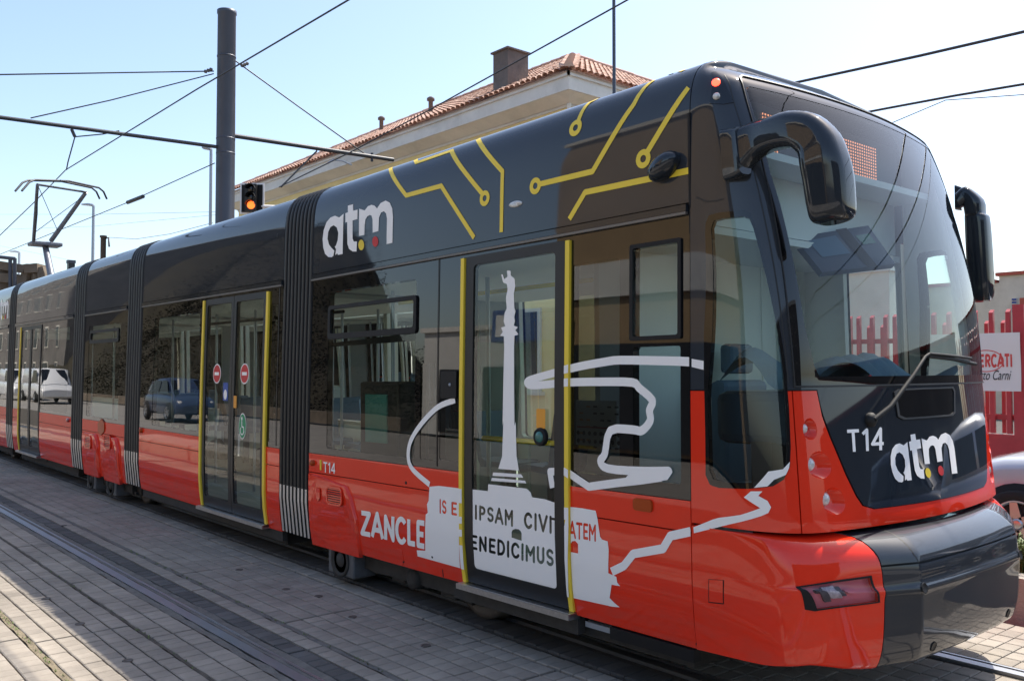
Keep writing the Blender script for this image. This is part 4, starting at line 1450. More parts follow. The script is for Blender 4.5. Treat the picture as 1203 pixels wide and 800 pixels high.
va, vb = i1(396, 582)
fairing(side1, p_, .022, i1, (va, vb, .125, .075))
a_, b_ = i1(377, 580)
patch('panel_latch', [(a_-.03,b_+.05),(a_+.03,b_+.05),(a_+.03,b_-.03),(a_,b_-.06),(a_-.03,b_-.03)], side1, 'red', TR, off=.029, thick=.006, step=(.1,.1))
a_, b_ = i1(471, 655)
patch('panel_latch', [(a_-.035,b_+.06),(a_+.035,b_+.06),(a_+.035,b_-.03),(a_,b_-.06),(a_-.035,b_-.03)], side1, 'red', TR, off=.003, thick=.004, step=(.1,.1))
for (x0p, x1p, xv) in ((98.5,119,106),(122,143,129)):
    a0 = iR(x0p, 515)[0]; a1 = iR(x1p-6, 515)[0]; a2 = iR(x1p, 560)[0]
    fairing(sideR, [(a0,.84),(a1,.84),(a1+.10,.72),(a2,.262),(a0,.262)], .03, iR, (iR(xv,519)[0], iR(xv,519)[1], .14, .09))
# vertical panel joints
for (px, S_, inv_) in ((516, side1, i1),):
    a_ = inv_(px, 620)[0]
    patch('panel_joint', rect(a_-.005,.285,a_+.005,.86), S_, 'black', TR, off=.0015, step=(.1,.2), grid=False)
# ================================================================== LIVERY
def decal(name, polys, S, m, par=TR, off=.003, clip=None, holes=(), step=(.08,.05)):
    return patch(name, polys, S, m, par, off=off, clip=clip, holes=holes, step=step, grid=True)
def cs(pts, ox, oy, k): return [(x/k+ox, y/k+oy) for x, y in pts]
def ring_polys(c, ro, ri, n=22):
    out = []
    for k in range(n):
        t0 = 2*pi*k/n; t1 = 2*pi*(k+1)/n
        out.append([(c[0]+ro*cos(t0),c[1]+ro*sin(t0)),(c[0]+ro*cos(t1),c[1]+ro*sin(t1)),(c[0]+ri*cos(t1),c[1]+ri*sin(t1)),(c[0]+ri*cos(t0),c[1]+ri*sin(t0))])
    return out
LW = .034
circ = [
 ([(458.7,194.2),(477.5,229.9),(518.7,218.6),(557.4,279.4)], None),
 ([(487.6,184.5),(489.8,191.5),(530.7,177.4),(567.5,228.5)], (569.7,233.2)),
 ([(560.7,158.2),(590.7,201.7),(589.2,273)], None),
 ([(633.5,216.8),(696.5,201.8),(745,123),(757,104),(768,90)], (629.2,218.7)),
 ([(679.0,145.3),(692.6,121.2),(702,111)], (676.4,150.5)),
 ([(759.9,180.5),(809,103.4)], (756,186.9)),
 ([(669.2,257.7),(687.7,226.2),(811.5,200.4)], None),
 ([(797,82),(803,77)], (795,85.3)),
]
cl1 = rect(X1a+.01, GZ+.06, X1b-.004, BTOP-.3)
for pts, rc in circ:
    P = P1(pts)
    polys = stroke(P, LW)
    hl_ = []
    if rc:
        c = i1(*rc)
        polys = polys + ring_polys(c, .052, .020)
        hl_ = [ell(c[0], c[1], .0205, .0205, 22)]
    decal('circuit_line', polys, side1, 'yellow', TR, .003, cl1, holes=hl_)
# the lettered logo, outline in crop units (370,225 / 9.41)
LA = [(320,248),(272,290),(225,270),(175,290),(130,345),(100,430),(88,530),(95,620),(115,690),(150,725),(190,728),(208,712),(218,655),(185,622),(160,590),(143,525),(150,450),(175,395),(210,375),(245,400),(262,460),(255,540),(235,600),(222,610),(237,640),(228,705),(250,685),(258,703),(310,692)]
LT = [(368,160),(425,143),(427,215),(475,203),(473,307),(420,322),(420,520),(432,555),(468,553),(463,665),(420,665),(380,635),(362,580),(360,340),(340,345),(340,243),(368,232)]
LM = [(493,192),(553,212),(590,165),(632,150),(665,160),(690,190),(730,130),(785,103),(830,125),(858,190),(866,280),(860,570),(795,583),(800,300),(790,245),(765,220),(735,235),(712,290),(705,440),(642,457),(640,310),(630,270),(610,262),(585,275),(562,310),(553,380),(550,483),(490,493)]
def sm_closed(P, k=2):
    # soften the traced curves a little
    out = []
    n = len(P)
    for i in range(n):
        a = P[i]; b = P[(i+1) % n]
        out.append(a)
    return out
def logo(fn, S, off, par, st):
    for nm, L in (('a', LA), ('t', LT), ('m', LM)):
        decal('logo_letter', [fn(L)], S, 'white', par, off, step=st)
    decal('logo_dot', [fn(ell(515,593,32,58))], S, 'sticker_yel', par, off, step=st)
    decal('logo_dot', [fn(ell(670,555,33,58))], S, 'sticker_red', par, off, step=st)
logo(lambda L: P1(cs(L, 370, 225, 9.41)), side1, .003, TR, (.06,.05))
# same logo on the rear car: shifted copy in metres
xr = P1(cs([(866,280)], 370, 225, 9.41))[0][0]
dx = X5b-.10-xr
logo(lambda L: [(a+dx, b) for a, b in P1(cs(L, 370, 225, 9.41))], sideR, .003, TR, (.2,.1))
# front logo: affine map into the front photo pixels
def aff(L):
    # (88,530)->(513,470) (150,727)->(553,558) (866,280)->(843,385) in crop (930,440)/4.445
    src = [(88,530),(150,727),(866,280)]; dst = [(513,470),(553,560),(845,385)]
    (x1,y1),(x2,y2),(x3,y3) = src
    det = (x2-x1)*(y3-y1)-(x3-x1)*(y2-y1)
    out = []
    for (x, y) in L:
        s = ((x-x1)*(y3-y1)-(x3-x1)*(y-y1))/det; t = ((x2-x1)*(y-y1)-(x-x1)*(y2-y1))/det
        out.append((dst[0][0]+s*(dst[1][0]-dst[0][0])+t*(dst[2][0]-dst[0][0]), dst[0][1]+s*(dst[1][1]-dst[0][1])+t*(dst[2][1]-dst[0][1])))
    return PF(cs(out, 930, 440, 4.445))
logo(aff, front, .0055, NP, (.03,.05))
decal('fleet_number', text_polys('T14', [(994,505),(1037,503),(1037,528.5),(996,531)], .15, .14, iF), front, 'white', NP, .0055, step=(.03,.05))
decal('fleet_number', text_polys('T14', [(380.5,542.5),(394,544.5),(394,556.5),(380.5,554.5)], .15, .14, i1), side1, 'white', TR, .003)
decal('warning_mark', [P1([(376,540),(378,540),(378,552),(376,552)])], side1, 'sticker_yel', TR, .003)
Zq = cs([(199,481),(398,514),(398,596),(200,553)], 350, 420, 2.667)
decal('lettering', text_polys('ZANCLE', Zq, .21, .13, i1), side1, 'white', TR, .003)
# --- the drawn harbour column, fort and hook
yb0 = rect(d1[0]-.001, .3, d1[0]+.036, 2.5); yb1 = rect(d1[1]-.036, .3, d1[1]+.001, 2.5)
D1o, D1n = D1[0]
NAVY = None
body_l = rect(X1a, .28, d1[0]-.002, 2.48); body_r = rect(d1[1]+.002, .28, X1b, 2.48)
arcp = P1(smooth2([(535,470),(515,478),(496,497),(483,517.5),(480,536),(485,551),(505,569)], 5))
decal('drawn_arc', stroke(arcp, .040), side1, 'white', TR, .003, body_l)
fort_l = P1([(505,571.5),(516,570.5),(541,573.5),(541,667),(491,653),(490,646),(500,646.5),(500.6,604),(503,602),(502,592),(504,588),(504.4,580)])
IS = text_polys('IS', [(517,587),(524.5,588.5),(524.5,603),(517,601.5)], .20, .25, i1, caps=True)+text_polys('E', [(531,589.5),(536.5,590.5),(536.5,605),(531,604)], .2, .2, i1, caps=True)
decal('drawn_fort', [fort_l], side1, 'white', TR, .003, body_l, holes=IS)
fort_y = P1([(540,573.5),(548,574.5),(548,668),(540,666)])
decal('drawn_fort', [fort_y], side1, 'white', TR, .0185, rect(d1[0], .3, d1[0]+.035, 2.5),
      holes=[P1([(540,590),(548,591),(548,607),(540,606)]), P1([(540,614),(548,615),(548,622),(540,621)]), P1([(540,629),(546,630),(546,640),(540,639)])])
k4 = 4.445
fort_d = P1(cs([(30,150),(148,163),(150,127),(350,150),(372,170),(378,195),(445,205),(530,235),(530,700),(30,700)], 540, 540, k4))
zg0 = min(b for a, b in D1n)
txt = []
txt += text_polys('IPSAM', cs([(82,240),(277,265),(277,342),(82,305)], 540, 540, k4), .21, .28, i1, caps=True)
txt += text_polys('CIVI', cs([(340,275),(480,300),(480,378),(340,352)], 540, 540, k4), .21, .28, i1, caps=True)
txt += text_polys('T', cs([(484,303),(520,308),(520,382),(484,378)], 540, 540, k4), .17, .2, i1, caps=True)
txt += text_polys('ENEDICIMUS', cs([(60,392),(488,472),(488,552),(60,462)], 540, 540, k4), .21, .26, i1, caps=True)
dr = P1(cs([(272,405),(272,375),(278,365),(290,360),(308,362),(320,372),(324,385),(324,422)], 540, 540, k4))
D1n2 = grow(D1n, -.002)
decal('drawn_fort', [fort_d], side1, 'white', D1o, .001, D1n2, holes=txt+[dr])
col = cs([(222,72),(240,73),(241,95),(258,110),(262,145),(255,180),(258,250),(263,262),(257,290),(260,310),(255,330),(275,338),(262,352),(278,372),(258,378),(256,430),(258,800)], 540, 300, 4.0)+[(606,495),(607,536),(609.8,552.5),(585.5,550.5),(590,536),(591.5,495)]+cs([(202,800),(210,430),(208,380),(190,378),(203,360),(195,340),(215,333),(207,310),(212,270),(222,250),(218,200),(226,160),(222,135),(205,128),(196,90),(203,90),(210,112),(226,100)], 540, 300, 4.0)
stripes = [[(579.5,554.7),(612.5,557),(615,561),(578.7,558.7)], [(578,561),(617,564.4),(618.5,567.6),(577.2,564.6)]]
decal('drawn_column', [P1(col)]+[P1(s) for s in stripes], side1, 'white', D1o, .001, D1n2)
fort_r = P1(cs([(560,243),(640,252),(712,265),(722,310),(735,400),(745,415),(775,425),(780,470),(778,590),(820,610),(825,640),(840,658),(795,650),(785,720),(810,745),(838,768),(800,765),(560,712)], 540, 540, k4))
ATEM = text_polys('ATEM', cs([(575,322),(712,340),(712,420),(575,402)], 540, 540, k4), .19, .2, i1, caps=True)
ar = P1(cs([(580,480),(580,440),(590,424),(605,422),(620,438),(621,488)], 540, 540, k4))
decal('drawn_fort', [fort_r], side1, 'white', TR, .003, body_r, holes=ATEM+[ar])
fy2 = P1([(660,595),(671,596),(671,700),(660,698)])
decal('drawn_fort', [fy2], side1, 'white', TR, .0185, rect(d1[1]-.035, .3, d1[1], 2.5), holes=[P1([(661,609),(667,610),(664,625),(661,628)])])
hook = [(912,120),(840,105),(690,100),(500,97),(430,105),(330,122),(250,140),(130,172),(50,196),(38,210),(60,222),(140,217),(250,207),(400,204),(560,207),(595,235),(660,295),(645,345),(650,395),(608,445),(560,440),(452,445),(425,560),(402,595),(440,632),(600,645),(740,645)]
hook2 = [(740,650),(700,675),(600,690),(470,705),(345,722),(290,685),(232,645),(152,648),(165,728)]
hk = P1(smooth2(cs(hook, 610, 400, 4.209), 3)); hk2 = P1(cs(hook2, 610, 400, 4.209))
hp = stroke(hk, .047, True)+stroke(hk2, .045)+[P1(cs([(560,640),(740,622),(760,650),(735,688),(600,710),(500,712)], 610, 400, 4.209))]
decal('drawn_hook', hp, side1, 'white', TR, .003, body_r, step=(.1,.08))
decal('drawn_hook', hp, side1, 'white', TR, .0185, rect(d1[1]-.035, .3, d1[1], 2.5), step=(.1,.08))
decal('drawn_hook', hp, side1, 'white', D1o, .001, D1n2, step=(.1,.08))
hf = PF([(813,421.5),(827,424),(827,434.5),(813,431)])
decal('drawn_hook', [hf], front, 'white', TR, .003, step=(.03,.03))
ln = P1(cs([(272,506),(305,490),(330,458),(410,444),(430,410),(485,398)], 600, 450, 2.287))
decal('drawn_bolt', stroke(ln, .045), side1, 'white', TR, .003, body_r)
def fpoly(pts): return PF(pts)
bolt = cs([(187,635),(480,558),(605,515),(560,487),(502,448),(545,410),(618,410),(592,438),(650,470),(672,510),(655,545),(610,565),(420,615),(190,672)], 780, 500, 5.333)
decal('drawn_bolt', [fpoly(bolt)], front, 'white', TR, .003, step=(.03,.03), holes=[sw])
bolt2 = cs([(566,388),(655,286),(745,272),(788,225),(778,300),(690,338),(640,388)], 780, 500, 5.333)
decal('drawn_bolt', [fpoly(bolt2)], front, 'white', TR, .0045, clip=shrink(sw, .995, .995), step=(.03,.03))

# ---- stickers and notices on the doors
def sticker_disc(px, py, rx, rz, m, inv, S, par, off=.001, name='sticker'):
    a, b = inv(px, py)
    return decal(name, [ell(a, b, rx, rz, 24)], S, m, par, off, step=(.1,.1))
L1d, L2d = D2[0][0], D2[1][0]
for (px, py, dd) in ((255,439,L1d),(287.5,439,L2d)):
    a, b = iR(px, py)
    s_ = decal('no_entry_sticker', [ell(a,b,.100,.100,28)], sideR, 'white', dd, .001, step=(.1,.1))
    decal('sticker_disc', [ell(a,b,.088,.088,28)], sideR, 'sticker_red', dd, .0025, step=(.1,.1))
    decal('sticker_bar', [rect(a-.055,b-.016,a+.055,b+.016)], sideR, 'white', dd, .004, step=(.1,.1))
a, b = iR(265, 460)
decal('notice', [rect(a-.06,b-.09,a+.06,b+.09)], sideR, 'sticker_blue', L1d, .001)
decal('notice_mark', [ell(a,b-.03,.04,.05)], sideR, 'white', L1d, .0025)
a, b = iR(277, 472)
decal('door_button', [rrect(a-.035,b-.06,a+.035,b+.06,.01)], sideR, 'sticker_orange', L2d, .008)
a, b = iR(285, 500.5)
decal('wheelchair_sticker', [ell(a,b,.085,.125,28)], sideR, 'white', L2d, .001)
decal('wheelchair_disc', [ell(a,b,.077,.115,28)], sideR, 'sticker_green', L2d, .0025)
decal('wheelchair_figure', stroke([(a-.012,b+.05),(a-.008,b-.005),(a+.03,b-.01),(a+.042,b-.06)],.014)+ring_polys((a-.002,b-.042),.045,.033,16)[6:]+[ell(a-.012,b+.072,.015,.018)], sideR, 'white', L2d, .004)
a, b = i1(637, 491)
ob = decal('door_button', [rrect(a-.040,b-.062,a+.040,b+.055,.01)], side1, 'sticker_orange', D1o, .012)
a, b = i1(637, 513)
n = snormal(side1, a, b)
MB().lathe([(.055,0),(.055,.02),(.05,.028),(.038,.028),(.034,.022),(0,.022)], side1(a,b), n, 24).build('door_opener', 'black', D1o)
MB().lathe([(.034,.024),(.030,.032),(0,.034)], side1(a,b), n, 20).build('door_opener_lamp', 'screen', D1o)
# line map poster behind the second window
a0, b0 = i1(671, 470); a1, b1 = i1(720, 526)
po = patch('route_poster', rect(a0, b1, a1, b0), side1, 'paper', TR, off=-.03, step=(.2,.2))
decal('poster_line', [rect(a0+.02, b1+.10, a1-.02, b1+.108)], side1, 'sticker_red', po, -.028)
for r_ in range(7):
    for q in range(6):
        x = a0+.04+q*.055; z = b0-.04-r_*.038
        if (r_*7+q*5) % 3: decal('poster_print', [rect(x, z, x+.03, z+.010)], side1, 'sticker_orange' if q < 2 else 'ink', po, -.028, step=(.2,.2))
for r_ in range(2):
    for q in range(8):
        x = a0+.03+q*.045; z = b1+.07-r_*.045
        decal('poster_print', [ell(x, z, .013, .013, 8)], side1, 'ink', po, -.028, step=(.2,.2))
# ---- inside furniture
for (x, y) in ((-6.5,YN+.6),(-5.2,YN+.6),(-4.9,YN+1.8),(-3.9,YN+.5)):
    pole_in(x, y, side1)
for (x, y, rz) in ((-6.55,YN+1.95,pi),(-5.95,YN+1.95,0),(-6.6,YN+.42,0),(-4.6,YN+2.0,pi)):
    seat(x, y, rz, side1)
for x in (X2a+.5, X2a+1.6, X2a+2.4, X2b-.4):
    pole_in(x, YN+.75); pole_in(x+.2, YN+1.75)
for x in (X2a+.4, X2a+1.1, X2a+2.0, X2a+2.9):
    seat(x, YN+2.0, pi if x < -9.5 else 0)
for x in (X3a+.3, X3a+1.0, X4a+.6, X4a+1.6, X4a+2.8):
    seat(x, YN+2.0, 0); pole_in(x+.3, YN+.8)
# ticket machine and partition by the first window
tm = MB().bbox((-6.35, YN+.18, 1.00), (-5.78, YN+.42, 1.62), .02)
TM = tbuild(tm, 'ticket_cabinet', 'black')
tbuild(MB().box((-6.24, YN+.165, 1.14), (-5.92, YN+.178, 1.52)), 'cabinet_screen', 'screen', TM)
tbuild(MB().tube([(-6.55,YN+.7,2.30),(-4.2,YN+.7,2.30)], .016, 8), 'handrail', 'sticker_yel')
tbuild(MB().tube([(-4.95,YN+.35,1.22),(-3.75,YN+.35,1.22)], .018, 8), 'handrail', 'sticker_yel')
tbuild(MB().box((-4.98,YN+.2,.35),(-4.95,YN+.8,1.9)), 'draught_screen', 'glass_far')
MB().tube([(X2a+.1,YN+.7,2.28),(X2b-.1,YN+.7,2.28)], .016, 8).build('handrail', 'black', TR)
MB().tube([(iR(190,400)[0],YN+.5,2.2),(iR(203,440)[0],YN+.5,1.7),(iR(215,475)[0],YN+.5,1.1)], .03, 8).build('handrail', 'black', TR)
# ---- pantograph
PY = YC
pX = -19.55
g = thing
pb = atD(56, 318, 1); 
def pp(px, py, Y=PY): return at(px, py, Y)
lowa = pp(60, 322); knee = pp(53, 288)
PG = MB().tube([pp(61,328), knee], [.075,.06], 10).build('pantograph', 'panto', TR)
MB().bbox((knee.x-.22, PY-.30, knee.z-.03), (knee.x+.22, PY+.30, knee.z+.05), .02).build('pantograph_knuckle', 'panto', PG)
hz = pp(76, 217).z
hN = Vector((knee.x+.05, PY-.85, hz)); hF = Vector((knee.x+.05, PY+.85, hz))
topL = at(44, 217, PY-.62); topR = at(101, 226, PY+.62)
kL = at(39.5, 283, PY-.28); kR = at(60, 283, PY+.22)
MB().tube([kL, topL], [.035,.03], 8).build('pantograph_arm', 'panto', PG)
MB().tube([kR, topR], [.05,.04], 8).build('pantograph_arm', 'panto', PG)
MB().tube([kL+Vector((.1,0,0)), kL.lerp(topL,.5)+Vector((.14,0,0)), topL], .012, 6).build('pantograph_cable', 'wire', PG)
MB().tube([kL.lerp(topL,.15), kR.lerp(topR,.9)], .007, 5).build('pantograph_stay', 'wire', PG)
MB().tube([kR.lerp(topR,.2), topL], .007, 5).build('pantograph_stay', 'wire', PG)
for dx_ in (-.16, .16):
    a = at(37+dx_*10, 213+dx_*8, PY-.72)+Vector((dx_,0,.02)); b = at(112+dx_*10, 222+dx_*8, PY+.72)+Vector((dx_,0,.02))
    mid = a.lerp(b,.5)+Vector((0,0,.06))
    e0 = a+(a-b)*.18-Vector((0,0,.24)); e1 = b+(b-a)*.14-Vector((0,0,.22))
    MB().tube([e0, a+(a-b)*.08-Vector((0,0,.06)), a, mid, b, b+(b-a)*.08-Vector((0,0,.07)), e1], .02, 8).build('collector_strip', 'wire', PG)
MB().tube([topL, topR], .022, 8).build('collector_bar', 'wire', PG)
for q in (-.35, .35):
    MB().lathe([(.07,0),(.09,.04),(.06,.07),(.09,.11),(.05,.15)], (knee.x+.3, PY+q, 3.2), n=14).build('pantograph_insulator', 'pole_brown', PG)
# ================================================================== BUILDING BEHIND THE TRAM
EY = 13.2                       # eave line nearest the tram
c0 = at(668, 85, EY); c1 = at(274, 223, EY)
EX1, EX0, EZ = c0.x, c1.x-1.0, c0.z
print('building', EX0, EX1, EZ)
OV = .5; BD = 12.0
B = thing('yellow_house', 'yellow two-storey house with terracotta hipped roof behind the tram', 'building', ((EX0+EX1)/2, EY+6, 0))
x0, x1, y0, y1 = EX0+OV, EX1-OV, EY+OV, EY+BD-OV
MB().box((x0,y0,0),(x1,y1,EZ-.62)).build('wall', 'stucco_yellow', B)
MB().box((x0-.05,y0-.05,EZ-.90),(x1+.05,y1+.05,EZ-.561)).build('frieze', 'stucco_yellow', B)
MB().box((x0-.08,y0-.08,EZ-.56),(x1+.08,y1+.08,EZ-.49)).build('cornice', 'stucco_cream', B)
# sloping soffit and fascia with gutter
o = [(EX0,EY),(EX1,EY),(EX1,EY+BD),(EX0,EY+BD)]; i_ = [(x0-.1,y0-.1),(x1+.1,y0-.1),(x1+.1,y1+.1),(x0-.1,y1+.1)]
so_ = MB(); 
so_.add([(x,y,EZ-.34) for x,y in o]+[(x,y,EZ-.50) for x,y in i_], [(k,(k+1)%4,4+(k+1)%4,4+k) for k in range(4)])
so_.build('soffit', 'stucco_cream', B)
fa = MB()
fa.box((EX0,EY,EZ-.36),(EX1,EY+.06,EZ)).box((EX1-.06,EY+.06,EZ-.36),(EX1,EY+BD,EZ)).box((EX0,EY+.06,EZ-.36),(EX0+.06,EY+BD,EZ))
fa.build('fascia', 'eave', B)
fa = MB().box((EX0-.05,EY-.05,EZ-.07),(EX1+.05,EY-.002,EZ+.03)).box((EX1+.002,EY-.05,EZ-.07),(EX1+.05,EY+BD,EZ+.03))
fa.build('gutter', 'eave', B)
# windows of the long wall (mostly hidden by the tram)
for fl in (1.2, 4.4):
    n = 6
    for k in range(n):
        xc = x0+(x1-x0)*(k+.5)/n
        w_ = MB().box((xc-.55,y0-.06,fl),(xc+.55,y0-.003,fl+1.9)).build('window', 'stucco_cream', B)
        MB().box((xc-.45,y0-.075,fl+.08),(xc+.45,y0-.062,fl+1.82)).build('pane', 'shop_dark', w_)
        MB().box((xc-.65,y0-.14,fl-.08),(xc+.65,y0-.003,fl-.002)).build('sill', 'stucco_cream', w_)
for fl in (1.2, 4.4):
    for k in range(3):
        yc = y0+(y1-y0)*(k+.5)/3
        w_ = MB().box((x1+.003,yc-.55,fl),(x1+.06,yc+.55,fl+1.9)).build('window', 'stucco_cream', B)
        MB().box((x1+.062,yc-.45,fl+.08),(x1+.075,yc+.45,fl+1.82)).build('pane', 'shop_dark', w_)
        MB().box((x1+.003,yc-.65,fl-.08),(x1+.14,yc+.65,fl-.002)).build('sill', 'stucco_cream', w_)
MB().tube([(x1+.08,y0-.08,EZ-.5),(x1+.08,y0-.08,.1)], .05, 8).build('downpipe', 'eave', B)
# eave floodlights
for (px, py) in ((545,151),(450,178),(373,206),(320,225)):
    p = at(px, py, EY+.3)
    m_ = MB().bbox((p.x-.24,p.y-.10,p.z-.06),(p.x+.24,p.y+.10,p.z+.06), .04)
    m_.tube([(p.x,p.y,p.z+.08),(p.x,p.y+.05,p.z+.35)], .03, 6)
    m_.build('soffit_lamp', 'chimney', B)
# hipped roof with courses of barrel tiles
slope = .532
rx0, rx1, ry0, ry1 = EX0-.1, EX1+.1, EY-.1, EY+BD+.1
half = (ry1-ry0)/2
RZ = EZ+.03
rf = MB()
rf.add([(rx0,ry0,RZ-.03),(rx1,ry0,RZ-.03),(rx1,ry1,RZ-.03),(rx0,ry1,RZ-.03),(rx0+half,ry0+half,RZ-.03+half*slope),(rx1-half,ry0+half,RZ-.03+half*slope)],
       [(0,1,5,4),(1,2,5),(2,3,4,5),(3,0,4)])
ROOF = rf.build('roof', 'tile', B)
tl = MB()
TW, TL_ = .185, .34
def tile(cx, cy, cz, along, down, nrm):
    """barrel tile: half tube from cx,cy,cz running up-slope"""
    A = Vector(along); D = Vector(down); Nn = Vector(nrm); c = Vector((cx,cy,cz))
    vs = []
    for t, rr, lift in ((0, .088, .03), (TL_*1.12, .072, .0)):
        for k in range(5):
            a = pi*k/4
            vs.append(c-D*t+A*(cos(a)*rr)+Nn*(sin(a)*rr*.75+lift+random.uniform(-.004,.004)))
    tl.add(vs, [(k,k+1,k+6,k+5) for k in range(4)])
L = sqrt(1+slope*slope)
# long slope facing the tram
down = Vector((0,-1,-slope))/L; nrm = Vector((0,-slope,1))/L
nr = int(half*L/TL_)
for r_ in range(nr):
    s = r_*TL_
    yy = ry0+s/L; zz = RZ+s/L*slope
    k = 0
    xa = rx0+(yy-ry0); xb = rx1-(yy-ry0)
    x = xa+TW/2
    while x < xb:
        tile(x, yy, zz, (1,0,0), down, nrm); x += TW
down2 = Vector((1,0,-slope))/L; nrm2 = Vector((slope,0,1))/L
for r_ in range(nr):
    s = r_*TL_
    xx = rx1-s/L; zz = RZ+s/L*slope
    ya = ry0+s/L; yb = ry1-s/L
    y = ya+TW/2
    while y < yb:
        tile(xx, y, zz, (0,1,0), down2, nrm2); y += TW
tag(tl.build('roof_tile_field', 'tile', ROOF), kind='stuff')
# ridge and hip tiles, one by one
def ridge(p, q, n):
    p = Vector(p); q = Vector(q); d = (q-p)/n; u = d.normalized(); s = Vector((0,0,1)).cross(u).normalized(); v = u.cross(s)
    for k in range(n):
        c = p+d*k
        vs = []
        for t, rr in ((0,.115),(1.1,.095)):
            for j in range(7):
                a = pi*j/6
                vs.append(c+d*t+s*(cos(a)*rr)+v*(sin(a)*rr*.9))
        MB().loft([vs[:7], vs[7:]], 0, True, False).build('ridge_tile', 'tile', ROOF)
top0 = (rx0+half,ry0+half,RZ+half*slope); top1 = (rx1-half,ry0+half,RZ+half*slope)
ridge((rx1,ry0,RZ+.05), (top1[0],top1[1],top1[2]+.06), 20)
ridge((rx0,ry0,RZ+.05), (top0[0],top0[1],top0[2]+.06), 18)
ridge((rx1,ry1,RZ+.05), (top1[0],top1[1],top1[2]+.06), 14)
ridge((top0[0],top0[1],top0[2]+.06), (top1[0],top1[1],top1[2]+.06), 14)
# chimney with slab cap: front slope, depth found where the roof plane is met
def on_roof(px, py):
    d = ray(px, py)
    # plane: z = RZ + (y-ry0)*slope
    t = (RZ-ry0*slope-CAM.z)/(d.z-slope*d.y)
    return CAM+d*t
cb = on_roof(600, 103)
ct = CAM.z+ray(598, 64).z*((cb-CAM).dot(FWD))
zt_ = ct
CH = MB().box((cb.x-.28,cb.y-.33,cb.z-1.2),(cb.x+.28,cb.y+.33,zt_)).build('chimney', 'chimney', ROOF)
cap = MB().add([(cb.x-.33,cb.y-.38,zt_),(cb.x+.33,cb.y-.38,zt_),(cb.x+.33,cb.y+.38,zt_),(cb.x-.33,cb.y+.38,zt_),(cb.x-.33,cb.y-.38,zt_+.04),(cb.x+.33,cb.y-.38,zt_+.04),(cb.x+.33,cb.y+.38,zt_+.04),(cb.x-.33,cb.y+.38,zt_+.04),(cb.x,cb.y,zt_+.10)],
      [(3,2,1,0),(0,1,5,4),(1,2,6,5),(2,3,7,6),(3,0,4,7),(4,5,8),(5,6,8),(6,7,8),(7,4,8)]).build('chimney_cap', 'chimney', ROOF)
for (px, py) in ((506,135),(448,156)):
    p = on_roof(px, py)
    MB().lathe([(.07,-.3),(.07,.42),(.12,.43),(.12,.50),(.05,.55)], p, n=12).build('vent_pipe', 'chimney', ROOF)

# ================================================================== OVERHEAD LINE
def lathe_pole(name, label, cat, px, Ypos, r, ztop, m, group=None, arms=()):
    p = at(px, 432, Ypos)
    t = thing(name, label, cat, (p.x, p.y, 0), group)
    MB().lathe([(r*1.25,0),(r*1.25,.25),(r*1.1,.28),(r,ztop-.08),(r*1.08,ztop-.06),(r*1.08,ztop),(r*.3,ztop+.04)], (p.x,p.y,0), n=24).build('shaft', m, t)
    return t, p
zt = at(262, 17, 6.95).z
PT, pp_ = lathe_pole('catenary_mast', 'tall thick dark grey steel mast standing behind the second car', 'mast', 262.5, 6.95, .172, zt, 'pole_grey')
px_ = pp_.x
for k, z in enumerate((at(262,70,6.95).z, at(262,165,6.95).z, at(262,182,6.95).z)):
    MB().lathe([(.170,-.012),(.181,-.012),(.181,.012),(.170,.012)], (px_,6.95,z), n=24).build('clamp_band', 'pole_grey', PT)
def atX(px, py, X):
    d = ray(px, py); return CAM+d*((X-CAM.x)/d.x)
aL0 = atX(250, 172, px_); aL1 = atX(-60, 130, px_)
MB().tube([(px_,6.78,aL0.z), aL1], .035, 8).build('bracket_arm', 'wire', PT)
aR0 = atX(276, 160, px_); aR1 = atX(462, 188, px_)
MB().tube([(px_,7.12,aR0.z), aR1], .045, 8).build('bracket_arm', 'wire', PT)
MB().tube([atX(274,70,px_), atX(350,125,px_), atX(437,187,px_)], .014, 6).build('stay_wire', 'wire', PT)
MB().tube([atX(251,84,px_), atX(0,88,px_), atX(-150,90.4,px_)], .014, 6).build('stay_wire', 'wire', PT)
MB().tube([atX(251,87,px_), atX(130,118,px_), atX(36,139,px_)], .012, 6).build('stay_wire', 'wire', PT)
for q in (atX(283,78,px_), atX(240,85,px_)):
    MB().lathe([(.02,0),(.04,.03),(.02,.06),(.04,.09),(.02,.12),(.04,.15),(.02,.18)], q, (0,.5,.3), 8).build('insulator', 'pole_brown', PT)
# arm fittings: registration arms near the right tip
MB().tube([atX(372,172,px_), atX(372,178,px_), atX(330,220,px_)], .018, 6).build('registration_arm', 'wire', PT)
MB().tube([atX(385,192,px_), atX(392,188,px_), atX(402,189,px_), atX(413,194,px_)], .02, 6).build('registration_arm', 'pole_light', PT)
MB().tube([atX(437,180,px_), atX(437,190,px_)], .03, 6).build('arm_clamp', 'wire', PT)
def wire(pts, r, label, grp=None, sag=0, ext=(0, 0)):
    P = [Vector(p) for p in pts]
    if ext[0]: P = [P[0]+(P[0]-P[1]).normalized()*ext[0]]+P
    if ext[1]: P = P+[P[-1]+(P[-1]-P[-2]).normalized()*ext[1]]
    if sag and len(P) == 2:
        P = [P[0].lerp(P[1], t/8)-Vector((0,0,sag*4*(t/8)*(1-t/8))) for t in range(9)]
    o = MB().tube(P, r, 6).build('overhead_wire', 'wire')
    return tag(o, label, 'wire', grp)
wire([at(428,-10.5,PY), at(410,0,PY), at(230,106,PY), at(77,200,PY), at(40,238,PY), at(-14,290,PY)], .011, 'contact wire running over the tram and down to its pantograph', ext=(25, 20))
